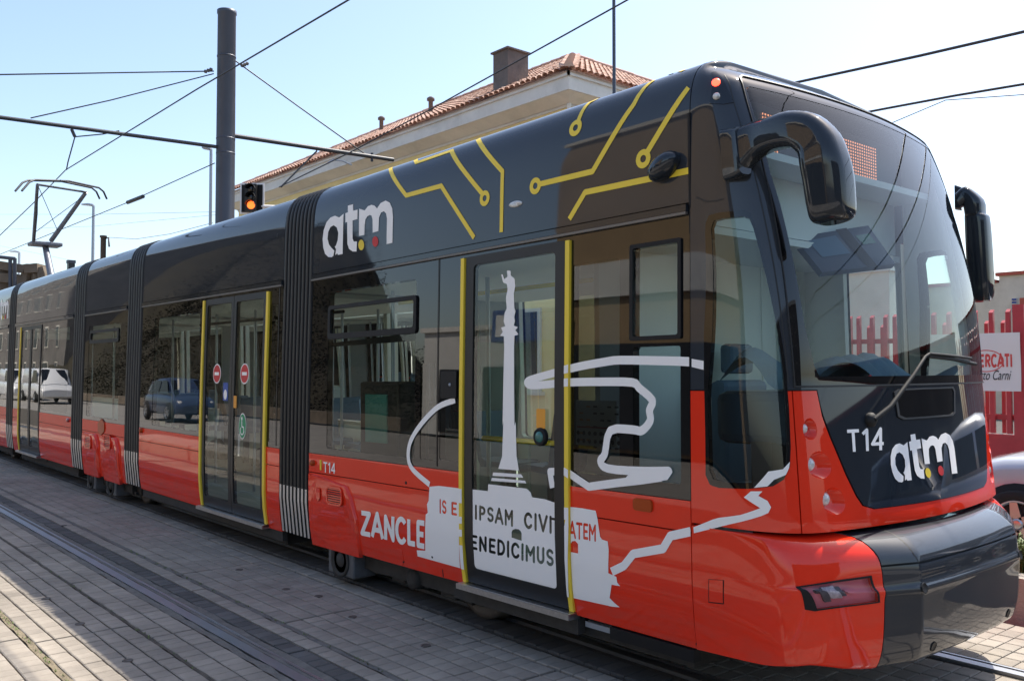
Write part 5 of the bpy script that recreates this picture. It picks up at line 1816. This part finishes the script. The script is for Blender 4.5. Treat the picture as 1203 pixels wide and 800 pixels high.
wire([at(252,192,6.6), at(150,238,6.6), at(0,299,6.6), at(-20,307,6.6)], .010, 'thin wire sloping from the dark mast down past the pantograph', sag=0)
MB_ins = None
tag(MB().tube([at(168,231,6.6), at(150,238,6.6)], .045, 8).build('wire_insulator', 'wire'), 'small dark section insulator on the wire right of the pantograph', 'insulator')
wire([at(745,-4,8.6), at(666,40,8.6), at(511,126,8.6), at(414,178,8.6), at(328,220,8.6)], .012, 'wire crossing in front of the chimney and tiled roof', ext=(15, 0))
wire([at(890,107,10), at(955,93,10), at(1080,66,10), at(1210,36,10)], .017, 'thick cable rising to the right above the windshield', ext=(8, 15))
wire([at(990,137.5,10), at(1045,127,10), at(1120,113,10), at(1210,98,10)], .014, 'lower cable rising to the right above the far mirror', ext=(8, 15))
wire([at(1066,137,10), at(1111,118,10), at(1210,111,10)], .005, 'hair-thin wire branching under the lower right cable', ext=(6, 15))
wire([at(-5,252,30), at(110,252,30), at(260,249,30)], .014, 'nearly level thin wire behind the pantograph, upper one')
wire([at(-5,270,30), at(110,266,30), at(260,252,30)], .012, 'slightly rising thin wire behind the pantograph, lower one')
wire([at(-5,288,30), at(40,297,30), at(83,306,30)], .012, 'thin wire dropping to the dark roof box on the left')
wire([at(127,279,24), at(160,281,24), at(200,275,24), at(250,262,24)], .018, 'sagging cable from the short brown post to the right')
MB().tube([atX(84,152,px_), atX(88,161,px_)], .03, 6).build('dropper_clamp', 'wire', PT)
MB().tube([atX(88,161,px_), atX(80,190,px_), atX(78,200,px_)], .012, 6).build('dropper', 'wire', PT)
MB().tube([atX(88,161,px_), atX(120,158,px_), atX(140,154,px_)], .012, 6).build('registration_tube', 'wire', PT)

# ================================================================== STREET FURNITURE BEHIND
def lamp_post(px, ytop, dep, label, arm=-1, r=.06, L=1.0):
    p = atD(px, ytop, dep)
    t = thing('street_lamp', label, 'street lamp', (p.x, p.y, 0))
    MB().tube([(p.x,p.y,0),(p.x,p.y,p.z)], [r*1.3, r], 10).build('post', 'pole_light', t)
    q = p+RGT*arm*L
    mb = MB(); u = (q-p).normalized(); s = Vector((0,0,1)).cross(u)
    mb.loft([rr_ring(p+Vector((0,0,.02)), s, Vector((0,0,1)), .07, .06), rr_ring(p.lerp(q,.4)+Vector((0,0,.05)), s, Vector((0,0,1)), .14, .05), rr_ring(q+Vector((0,0,.05)), s, Vector((0,0,1)), .10, .025)], 0, True)
    mb.build('lamp_head', 'pole_light', t)
lamp_post(110, 242, 38, 'slim street lamp right of the pantograph with a flat head', -1, .06, .48)
lamp_post(22.5+.3, 297, 46, 'small street lamp left of the pantograph foot', -1, .06, .45)
lamp_post(248, 176, 27, 'thin street lamp just left of the dark mast', -1, .045, .25)
p = at(721.5, 100, 11.2)
t = thing('flagpole', 'plain slim grey pole in front of the tiled roof', 'pole', (p.x, p.y, 0))
MB().tube([(p.x,p.y,0),(p.x,p.y,at(721.5,-30,11.2).z)], [.035,.028], 10).build('post', 'pole_grey', t)
# short brown post with bracket
p = atD(121.5, 277, 24)
t = thing('service_post', 'short brown post with a small bracket beyond the tram roof', 'post', (p.x, p.y, 0))
MB().lathe([(.07,0),(.07,p.z-.05),(.09,p.z-.05),(.09,p.z)], (p.x,p.y,0), n=14).build('post', 'pole_brown', t)
MB().tube([p+Vector((0,0,-.1)), p+RGT*.14+Vector((0,0,-.05)), p+RGT*.16+Vector((0,0,-.3))], .025, 6).build('bracket', 'wire', t)
p = atD(83.5, 306, 30)
t = thing('roof_box', 'small dark chimney stack peeking over the tram roof', 'chimney', (p.x,p.y,0))
MB().box((p.x-.10,p.y-.10,0),(p.x+.10,p.y+.10,p.z-.1)).build('stack', 'shop_dark', t)
MB().box((p.x-.12,p.y-.12,p.z-.1),(p.x+.12,p.y+.12,p.z)).build('stack_cap', 'pole_grey', t)
# traffic signal hanging over the road
tp = atD(296.5, 233.5, 19.3)
t = thing('traffic_light', 'black traffic signal with white-edged backboard showing amber', 'traffic light', (tp.x, tp.y, 0))
fw = Vector((-FWD.x, -FWD.y, 0)).normalized(); rg = Vector((-fw.y, fw.x, 0))
def tbox(c, hw, hh, d0, d1, name, m, par):
    vs = [c+rg*a*hw+Vector((0,0,b*hh))+fw*d for d in (d0, d1) for a, b in ((-1,-1),(1,-1),(1,1),(-1,1))]
    return MB().add(vs, [(0,3,2,1),(4,5,6,7),(0,1,5,4),(1,2,6,5),(2,3,7,6),(3,0,4,7)]).build(name, m, par)
tbox(tp, .262, .335, 0, .01, 'backboard_edge', 'white', t)
tbox(tp, .225, .298, .012, .03, 'backboard', 'black', t)
tbox(tp, .12, .29, .03, .16, 'housing', 'doorframe', t)
for k, (dz, m) in enumerate(((.18,'frit'),(-.0,'frit'),(-.17,'amber_lit'))):
    c = tp+Vector((0,0,dz))+fw*.16+rg*.02
    MB().lathe([(.085,0),(.085,.008),(.05,.02),(0,.022)], c, fw, 18).build('lens', m, t)
    vis_ = [[c+fw*d+(rg*cos(a)+Vector((0,0,1))*sin(a))*.10 for a in [pi*q/8 for q in range(9)]] for d in (0, .12)]
    MB().loft(vis_, 0, False, True, False).build('visor', 'black', t)
ap = atD(318, 243, 19.3); ae = atD(342, 244, 19.3)
MB().tube([tp+rg*.2+Vector((0,0,-.17)), ap, ae], .035, 8).build('mast_arm', 'white', t)
MB().tube([(ae.x,ae.y,0), ae], .08, 10).build('mast', 'pole_grey', t)
# ruined concrete frame at far left
cd_ = 26
t = thing('concrete_frame', 'weathered brown concrete gantry frame at the far left behind the tram', 'gantry', tuple(atD(20, 400, cd_).xy)+(0,))
def cbeam(pa, pb, w_, h_, name='beam', m='concrete_old'):
    a = atD(*pa, cd_); b = atD(*pb, cd_); u = (b-a).normalized(); s = Vector((0,0,1)).cross(u).normalized(); v = u.cross(s)
    rings = []
    for q in range(5):
        c = a.lerp(b, q/4)
        rings.append([c+s*x*w_*random.uniform(.94,1.06)+v*y*h_*random.uniform(.92,1.08) for x, y in ((-1,-1),(1,-1),(1,1),(-1,1))])
    return MB().loft(rings, 0, True, False).build(name, m, t)
cbeam((-30,308),(34,317),.3,.12); cbeam((34,317),(50,316),.3,.13)
cbeam((-30,326),(22,328),.3,.13,'beam'); cbeam((36,318),(31,338),.25,.10,'bracket'); cbeam((50,315),(54,332),.25,.10,'bracket')
cbeam((22,326),(28,340),.25,.14,'bracket')
a = atD(6, 312, cd_); MB().box((a.x-.18,a.y-.18,0),(a.x+.18,a.y+.18,a.z)).build('column', 'concrete_old', t)
a = atD(45, 322, cd_); MB().box((a.x-.18,a.y-.18,0),(a.x+.18,a.y+.18,a.z)).build('column', 'concrete_old', t)
for px in (12, 17.5):
    MB().tube([atD(px, 303.5, cd_-.5), atD(px, 340, cd_-.5)], .05, 8).build('railing_post', 'pole_grey', t)
MB().tube([atD(-10, 301, cd_-.5), atD(17.5, 304, cd_-.5)], .05, 8).build('railing_top', 'pole_grey', t)
# low grey house behind the frame
q = atD(-5, 400, 40)
t = thing('low_house', 'low pale house at the far left edge behind the concrete frame', 'building', (q.x, q.y, 0))
hz_ = atD(5, 330, 40).z
MB().box((q.x-12, q.y-1, 0), (q.x+.6, q.y+9, hz_)).build('wall', 'stucco_cream', t)
MB().box((q.x-12.2, q.y-1.2, hz_), (q.x+.8, q.y+9.2, hz_+.2)).build('parapet', 'eave', t)

# ================================================================== RIGHT SIDE: kerb island, car, fence, banner, wall
isl = MB()
isl.box((-4.2,6.80,-.088),(3.0,6.98,.27))
KB = tag(isl.build('kerb_island', 'concrete'), 'sunlit concrete kerb beside the tram nose', 'kerb')
cutk = MB().box((-4.2,6.98,-.088),(3.0,7.75,.20)).build('soil_bed', 'earth', KB)
# weeds on the bed
for k, (px, py, h, lab) in enumerate(((1193,652,.34,'yellow-green weed clump on the kerb bed by the silver car'),(1210,650,.30,'second weed clump on the kerb bed, just out of frame'))):
    c = at(px, py, 7.15); c.z = .20
    mb = MB(); st = MB()
    for q in range(70):
        a = random.uniform(0, 2*pi); ln = random.uniform(.4, 1)*h; le = random.uniform(.1,.5)
        tip = c+Vector((cos(a)*ln*le, sin(a)*ln*le, ln)); base_ = c+Vector((random.uniform(-.1,.1), random.uniform(-.1,.1), 0))
        st.tube([base_, base_.lerp(tip,.5)+Vector((0,0,.02)), tip], .0025, 4)
        for w_ in range(5):
            pz = base_.lerp(tip, .35+.15*w_); aa = random.uniform(0,2*pi); d = Vector((cos(aa),sin(aa),random.uniform(0,.6))).normalized(); s = d.cross(Vector((0,0,1))).normalized()*.009
            l2 = random.uniform(.03,.06)
            mb.add([pz, pz+d*l2*.5+s, pz+d*l2, pz+d*l2*.5-s], [(0,1,2,3)])
    t = thing('weed_clump', lab, 'plant', tuple(c))
    st.build('stem', 'weed', t); mb.build('foliage', 'weed', t)

# ---- cars (silver hatchback; others stand across the street and show in the tram's windows; one added dark car dims the nose reflection)
def car(name, label, loc, rz, paint, L=4.0, H=1.45, Wd=1.70, van=False, group=None):
    t = thing(name, label, 'van' if van else 'car', loc, group)
    cz, sz = cos(rz), sin(rz)
    def T(p): return Vector((loc[0]+p[0]*cz-p[1]*sz, loc[1]+p[0]*sz+p[1]*cz, loc[2]+p[2]))
    hw = Wd/2
    # stations along length: x, half width at belt, sill z, belt z, shoulder, hood/roof handled apart
    if van:
        st = [(-L/2,.92,.40,1.0),(-L/2+.05,.98,.30,1.08),(-L*.3,1,.24,1.10),(0,1,.24,1.10),(L*.25,1,.24,1.08),(L*.38,.98,.25,1.02),(L*.46,.93,.28,.90),(L/2,.80,.38,.70)]
    else:
        st = [(-L/2,.80,.42,.86),(-L/2+.08,.92,.30,.92),(-L*.36,.99,.24,.95),(-L*.15,1,.22,.95),(L*.1,1,.22,.94),(L*.25,.99,.22,.93),(L*.36,.965,.23,.885),(L*.44,.90,.26,.80),(L*.485,.78,.32,.66),(L/2,.60,.40,.56)]
    rings = []
    for x, k, zs, zb in st:
        h = hw*k
        sec_ = [(-h*.93,zs),(-h*.985,zs+.10),(-h,(zs+zb)/2),(-h*.985,zb-.10),(-h*.93,zb-.02),(-h*.80,zb+.015),(0,zb+.05),(h*.80,zb+.015),(h*.93,zb-.02),(h*.985,zb-.10),(h,(zs+zb)/2),(h*.985,zs+.10),(h*.93,zs)]
        rings.append([T((x, y, z)) for y, z in sec_])
    body = MB().loft(rings, 0, True, True).build('body', paint, t)
    # greenhouse
    if van:
        gs = [(-L/2+.06,.90,1.08,H-.03),(-L/2+.3,.93,1.08,H),(0,.94,1.08,H),(L*.20,.93,1.08,H-.05),(L*.40,.88,1.02,1.05)]
    else:
        gs = [(-L/2+.10,.82,.92,.98),(-L/2+.42,.86,.93,H-.10),(-L*.2,.88,.93,H-.01),(0,.88,.93,H),(L*.12,.87,.93,H-.05),(L*.30,.84,.92,.94)]
    rings = []
    for x, k, zb, zr in gs:
        h = hw*k; hr = h*(.80 if not van else .9)
        rings.append([T((x, y, z)) for y, z in ((-h,zb-.03),(-(h+hr)/2-.01,(zb+zr)/2),(-hr,zr-.06),(-hr*.85,zr),(0,zr+.03),(hr*.85,zr),(hr,zr-.06),((h+hr)/2+.01,(zb+zr)/2),(h,zb-.03))])
    MB().loft(rings, 0, True, True).build('cabin', paint, t)
    # side glass, screens set proud of the cabin
    def gl_(pts, nm):
        MB().add([T(p) for p in pts], [tuple(range(len(pts)))]).build(nm, 'frit', t)
    for s in (-1, 1):
        hb, hr = hw*.895*s, hw*.755*s
        z0g = 1.0 if not van else 1.12
        zr = H-.13
        if van:
            for xa, xb in ((L*.02, L*.30),):
                gl_([(xa,hw*.95*s,z0g),(xb+.15,hw*.93*s,z0g),(xb-.12,hw*.875*s,zr),(xa,hw*.885*s,zr)], 'side_window')
        else:
            for xa, xb, ta, tb in ((-L*.34,-L*.06,-L*.27,-L*.06),(-L*.03,L*.24,-L*.03,L*.12)):
                gl_([(xa,hb*1.01,z0g-.02),(xb,hb*1.01,z0g-.02),(tb,hr*1.03,zr),(ta,hr*1.03,zr)], 'side_window')
        # lamps
        MB().bbox(*[tuple(v) for v in (Vector((0,0,0)), Vector((.01,.01,.01)))], .002) if False else None
    xw = gs[-1][0]; xr_ = gs[-2][0]
    gl_([(xw-.02,-hw*.74,gs[-1][3]+.02),(xw-.02,hw*.74,gs[-1][3]+.02),(xr_+.06,hw*.66,gs[-2][3]-.04),(xr_+.06,-hw*.66,gs[-2][3]-.04)], 'windscreen')
    R = .31
    for xx in (-L*.31, L*.32):
        for s in (-1, 1):
            c = T((xx, s*(hw-.10), R)); ax = Vector((-sz*s, cz*s, 0))
            arch = MB().lathe([(.37,0),(.37,.112),(.0,.112)], c, ax, 28)
            arch.build('wheel_arch', 'tyre', t)
            wl = MB().lathe([(.20,.06),(.30,.06),(R,.09),(R,.13),(.295,.150),(.22,.152),(.205,.12)], c, ax, 30, 0, False).build('wheel', 'tyre', t)
            rm = MB()
            rm.lathe([(.205,.118),(.222,.150),(.21,.152),(.19,.125)], c, ax, 28, 0, False)
            u = ax.orthogonal().normalized(); v = ax.cross(u)
            for k in range(5):
                a = 2*pi*k/5+.3; d = u*cos(a)+v*sin(a); e = ax.cross(d)
                rm.loft([[c+d*r_+ax*h_+e*w_ for w_, h_ in ((-wq,.12),(wq,.12),(wq,.142),(-wq,.142))] for r_, wq in ((.04,.05),(.20,.032))], 0, True, False)
            rm.lathe([(.055,.12),(.055,.148),(.03,.152),(0,.153)], c, ax, 14)
            rm.build('rim', 'rim', wl)
    for s in (-1, 1):
        c = T((L*.455, s*hw*.68, .66))
        MB().lathe([(.10,0),(.10,.05),(.06,.08),(0,.09)], c, Vector((cz-sz*s*.4, sz+cz*s*.4, 0)), 16).build('headlight', 'lens_clear', t)
        c = T((-L*.485, s*hw*.72, .80))
        MB().lathe([(.09,0),(.09,.04),(.05,.07),(0,.08)], c, Vector((-cz,-sz,0)), 14).build('tail_light', 'lens_red', t)
    return t
wc = at(1199, 610, 8.95)
car('parked_car', 'silver hatchback parked behind the tram nose, its alloy front wheel in view', (wc.x+.32*4.0, 8.95+.80, 0), pi, 'silver')

# ---- red steel fence with banner
FYd = 11.9
fc = atD(1180, 432, FYd)
fx0, fx1 = fc.x-2.6, fc.x+4.0; fy = fc.y
t = thing('red_fence', 'dark red steel paling fence on a solid base at the right', 'fence', (fc.x, fy, 0))
MB().box((fx0, fy-.03, 0), (fx1, fy+.03, .86)).build('base_panel', 'fence_red', t)
ztop = atD(1180, 364, FYd).z
for z in (1.05, 2.10):
    MB().box((fx0, fy+.035, z), (fx1, fy+.075, z+.07)).build('rail', 'fence_red', t)
k = 0
x = fx0
pal = {}
while x < fx1:
    k += 1
    short = k % 5 in (2, 4)
    hh = ztop-(.14 if short else 0)
    y_ = fy+.035 if not short else fy+.10
    w_ = .027 if not short else .024
    key = short
    if key not in pal:
        pal[key] = MB().add([(-w_,-.028,0),(w_,-.028,0),(w_,.028,0),(-w_,.028,0),(-w_,-.028,hh-.90),(w_,-.028,hh-.90),(w_,.028,hh-.86),(-w_,.028,hh-.86)],
            [(0,3,2,1),(4,5,6,7),(0,1,5,4),(1,2,6,5),(2,3,7,6),(3,0,4,7)]).mesh('paling')
        pal[key].materials.append(M['fence_red'])
    o = bpy.data.objects.new('paling', pal[key]); COL.objects.link(o); o.parent = t
    o.location = (x-fc.x, (fy-.005 if not short else fy+.105)-fy, .87)
    x += .105 if k % 5 != 0 else .14
for xx in (fx0, atD(1204,432,FYd).x+.02):
    MB().box((xx-.07, fy-.05, .0), (xx+.07, fy+.11, ztop+.06)).build('post', 'fence_red', t)
# banner tied to the fence
b0 = at(1148, 392, fy-.06); b1 = at(1200, 508, fy-.06)
bx0, bx1, bz1, bz0 = at(1090,400,fy-.06).x, at(1199,400,fy-.06).x, at(1180,391,fy-.06).z, at(1180,459.5,fy-.06).z
BN = thing('market_banner', 'white banner with red MERCATI lettering hung on the red fence', 'banner', ((bx0+bx1)/2, fy-.06, bz0))
bm_ = MB(); nx, nz = 24, 8; vs = []
def bsurf(x, z): return fy-.075-.012*sin(x*5+z*2)-.008*sin(z*9+x)
for i in range(nx+1):
    for j in range(nz+1):
        x = bx0+(bx1-bx0)*i/nx; z = bz0+(bz1-bz0)*j/nz
        vs.append((x, bsurf(x, z), z))
fs = [(i*(nz+1)+j, (i+1)*(nz+1)+j, (i+1)*(nz+1)+j+1, i*(nz+1)+j+1) for i in range(nx) for j in range(nz)]
bm_.add(vs, fs, 0, True); bm_.add([(x,y+.004,z) for x,y,z in vs], [f[::-1] for f in fs], 0, True)
bm_.build('cloth', 'banner', BN)
def BS(a, b): return Vector((a, bsurf(a, b), b))
iBn = lambda px, py: (lambda p: (p.x, p.z))(at(px, py, fy-.085))
GL['R2'] = GL['R']
decal('banner_lettering', text_polys('MERCATI', [(1142,417),(1188,416),(1188,431),(1142,431)], .23, .16, iBn), BS, 'banner_red', BN, .004, step=(.08,.08))
e_ = [iBn(1158+20*cos(2*pi*k/40), 424+12.5*sin(2*pi*k/40)) for k in range(41)]
decal('banner_ellipse', stroke(e_, .012), BS, 'banner_red', BN, .003, step=(.08,.08))
fcv = bpy.data.curves.new('script', 'FONT'); fcv.body = 'tto Carni'; fcv.size = .185; fcv.shear = .35; fcv.extrude = 0
fo = bpy.data.objects.new('script', fcv); COL.objects.link(fo)
bpy.context.view_layer.update()
dg = bpy.context.evaluated_depsgraph_get()
me = bpy.data.meshes.new_from_object(fo.evaluated_get(dg))
bpy.data.objects.remove(fo)
pa = iBn(1152, 446); wT = iBn(1187.5, 446)[0]-pa[0]
xs_ = [v.co.x for v in me.vertices]; kx = wT/(max(xs_)-min(xs_))
for v in me.vertices:
    X_, Z_ = pa[0]+(v.co.x-min(xs_))*kx, pa[1]+v.co.y
    v.co = (X_, bsurf(X_, Z_)-.008, Z_)
me.materials.clear()
link('banner_script', me, 'ink', BN)
# ---- grey rendered building far right
q = atD(1180, 330, 34)
t = thing('grey_warehouse', 'grey rendered building with red coping beyond the red fence', 'building', (q.x, q.y, 0))
z1_ = atD(1188, 324, 34).z; z0_ = atD(1168, 332, 34).z; xm = atD(1171, 330, 34).x
MB().box((xm, q.y, 0), (q.x+16, q.y+10, z1_)).build('wall', 'grey_wall', t)
MB().box((q.x-7, q.y, 0), (xm-.002, q.y+10, z0_)).build('wall', 'grey_wall', t)
MB().box((xm-.1, q.y-.1, z1_), (q.x+16, q.y+10, z1_+.13)).build('coping', 'brick_red', t)
MB().box((q.x-7, q.y-.1, z0_), (xm-.1, q.y+10, z0_+.13)).build('coping', 'brick_red', t)
a = atD(1192, 351, 34-.1); b = atD(1200.5, 368, 34-.1)
w_ = MB().box((a.x, q.y-.06, b.z), (b.x, q.y-.003, a.z)).build('window', 'eave', t)
for k in range(2):
    for j in range(5):
        xw0 = a.x+(b.x-a.x)*(k*.5+.04); xw1 = a.x+(b.x-a.x)*(k*.5+.46); zz = b.z+(a.z-b.z)*j/5
        MB().box((xw0, q.y-.10, zz+.02), (xw1, q.y-.062, zz+(a.z-b.z)/5-.01)).build('shutter_slat', 'shutter_blue', w_)
MB().box((b.x+.1, q.y-.05, b.z-.1), (b.x+.8, q.y-.003, a.z)).build('panel', 'brick_red', t)

# ================================================================== ACROSS THE STREET (seen only as reflections in the tram)
t = thing('tan_block', 'tan rendered apartment block across the street reflected in the tram side', 'building', (-11.5, -13, 0))
MB().box((-17.6,-19,0),(-5.0,-9.2,9.5)).build('wall', 'stucco_tan', t)
MB().box((-17.8,-19.2,9.5),(-4.8,-9.0,9.8)).build('parapet', 'stucco_cream', t)
MB().box((-17.5,-9.19,4.15),(-5.1,-9.08,5.05)).build('plaster_band', 'stucco_white', t)
MB().box((-17.0,-9.19,.1),(-5.6,-9.05,2.95)).build('shop_front', 'shop_dark', t)
t = thing('shop_sign', 'blue shop fascia sign across the street reflected beside the front door', 'sign', (-14, -9, 3))
MB().bbox((-19.6,-9.0,3.05),(-16.8,-8.6,3.95), .03).build('sign_box', 'shop_blue', t)
MB().box((-19.4,-8.598,3.2),(-18.9,-8.585,3.8)).build('sign_mark', 'white', t)
t = thing('low_shed', 'pale low wall across the street reflected in the front door glass', 'building', (-19, -10, 0))
MB().box((-24,-14,0),(-17.65,-9.4,3.5)).build('wall', 'stucco_white', t)
MB().box((-24.1,-14.1,3.5),(-17.62,-9.3,3.65)).build('roof', 'eave', t)
for k in range(2):
    MB().box((-23+k*2.2,-9.39,.1),(-21.4+k*2.2,-9.33,2.3)).build('shutter', 'shop_dark', t)
# bank with scrub
def hf(x, y):
    t = max(0, min(1, (-4.5-1.49*(3.62-y)-x)/14+.10*sin(x*.8+y*.5)+.06*sin(x*2.1-y))); return .16+.84*t*t*(3-2*t)
hm = MB(); nx, ny = 50, 10; vs = []
for i in range(nx+1):
    for j in range(ny+1):
        x = -95+71*i/nx; y = -10.5-22*j/ny
        vs.append((x, y, -.1+19*(1-math.exp(-1.9*j/ny))*(1+.2*sin(x*.21)+.1*sin(x*.7+j))*hf(x, y)+random.uniform(-.2,.2)*(j > 0)))
hm.add(vs, [(i*(ny+1)+j, i*(ny+1)+j+1, (i+1)*(ny+1)+j+1, (i+1)*(ny+1)+j) for i in range(nx) for j in range(ny)], 0, True)
tag(hm.build('hillside', 'hill'), kind='structure')
sc_ = MB()
for _ in range(60000):
    i = (.35+.65*random.random())*nx; j = random.random()*8
    x = -95+71*i/nx; y = -10.5-22*j/ny
    z = -.1+19*(1-math.exp(-1.9*j/ny))*(1+.2*sin(x*.21)+.1*sin(x*.7+j))*hf(x, y)
    h = random.uniform(0, 1)**2*2.2*(.5+.5*sin(x*.9+y*1.3))+random.uniform(0,.3)
    c = Vector((x, y, z+max(0, h)))
    s = random.uniform(.03,.10); d = Vector((random.gauss(0,1),random.gauss(0,1),random.gauss(0,1))).normalized(); e = d.orthogonal().normalized()
    sc_.add([c+d*s, c+e*s*.6, c-d*s, c-e*s*.6], [(0,1,2,3)], random.random() < .35)
tag(sc_.build('hillside_scrub', ['leaf_olive', 'leaf_green']), 'dry scrub on the bank across the street, seen reflected in the tram windows', 'scrub', kind='stuff')
rw = MB()
rw.add([(-90,-9.6,0),(-25,-9.6,0),(-25,-9.3,0),(-90,-9.3,0),(-90,-9.6,.45),(-25,-9.6,.45),(-25,-9.3,.45),(-90,-9.3,.45)], [(0,3,2,1),(4,5,6,7),(0,1,5,4),(1,2,6,5),(2,3,7,6),(3,0,4,7)])
kb2 = tag(MB().bbox((-20.5,.15,-.088),(-12.6,.85,.26), .03).build('platform_kerb', 'concrete'), 'low concrete kerb beside the tracks left of the frame, reflected in the double door', 'kerb')
tag(rw.build('retaining_wall', 'concrete_old'), 'low whitish retaining wall across the street reflected in the door panes', 'wall')
car('parked_car', 'dark blue car across the street reflected in the second car of the tram', (-35, -5.6, 0), 0.05, 'car_blue', 4.2, 1.62)
car('parked_van', 'white van across the street reflected at the tram rear', (-58, -6.2, 0), 0.0, 'car_white', 4.8, 2.1, 1.9, True)
car('parked_van', 'second white van further along the street reflected at the tram rear', (-66, -6.4, 0), 0.0, 'car_white', 4.8, 2.1, 1.9, True)
t = thing('pale_block', 'pale apartment block far along the street reflected in the rear windows', 'building', (-90, -22, 0))
MB().box((-104,-30,0),(-78,-12,19)).build('wall', 'block_dark', t)
MB().box((-104.3,-30.3,19),(-77.7,-11.7,19.4)).build('parapet', 'eave', t)
for fl in range(6):
    for k in range(7):
        xc = -102+k*3.6
        w_ = MB().box((xc-.6,-11.99,1.2+fl*3),(xc+.6,-11.93,3.0+fl*3)).build('window', 'stucco_cream', t)
        MB().box((xc-.5,-11.92,1.3+fl*3),(xc+.5,-11.91,2.9+fl*3)).build('pane', 'shop_dark', w_)

t = thing('added_cream_wall', 'added cream wall filling the gap beside the yellow house to brighten the view through the tram', 'wall', (-10, 15, 0))
MB().box((-13.2,14.8,0),(-7.4,15.05,3.4)).build('wall', 'stucco_cream', t)  # invented pale wall, brightens what shows through the tram windows
MB().box((-13.25,14.75,3.4),(-7.35,15.1,3.5)).build('coping', 'eave', t)
t = thing('street_block', 'tan block closing the street ahead of the tram, reflected in its nose', 'building', (34, -4, 0))
MB().box((30,-34,0),(42,4.5,10)).build('wall', 'block_dark', t)
MB().box((29.8,-34.2,10),(42.2,4.7,10.4)).build('parapet', 'eave', t)
for fl in range(3):
    for k in range(9):
        y = -32+k*4
        w_ = MB().box((29.93,y-.6,1.1+fl*3),(29.998,y+.6,2.9+fl*3)).build('window', 'stucco_cream', t)
        MB().box((29.90,y-.5,1.2+fl*3),(29.928,y+.5,2.8+fl*3)).build('pane', 'shop_dark', w_)

t = thing('added_dark_wall', 'added dark wall on the fence line out of frame, darkening the reflection in the nose panel', 'wall', (6, fy, 0))
MB().box((fx1+.1, fy-.1, 0), (fx1+16, fy+.1, 2.6)).build('wall', 'block_dark', t)  # unseen wall added only so the nose panel reflects something dark
MB().box((fx1+.05, fy-.15, 2.6), (fx1+16.05, fy+.15, 2.7)).build('coping', 'brick_red', t)
car('parked_car', 'dark blue car parked ahead of the silver one, reflected in the nose panel', (1.6, 9.75, 0), pi, 'car_blue', 4.1, 1.48)  # unseen car added to block the bright street in the nose reflection
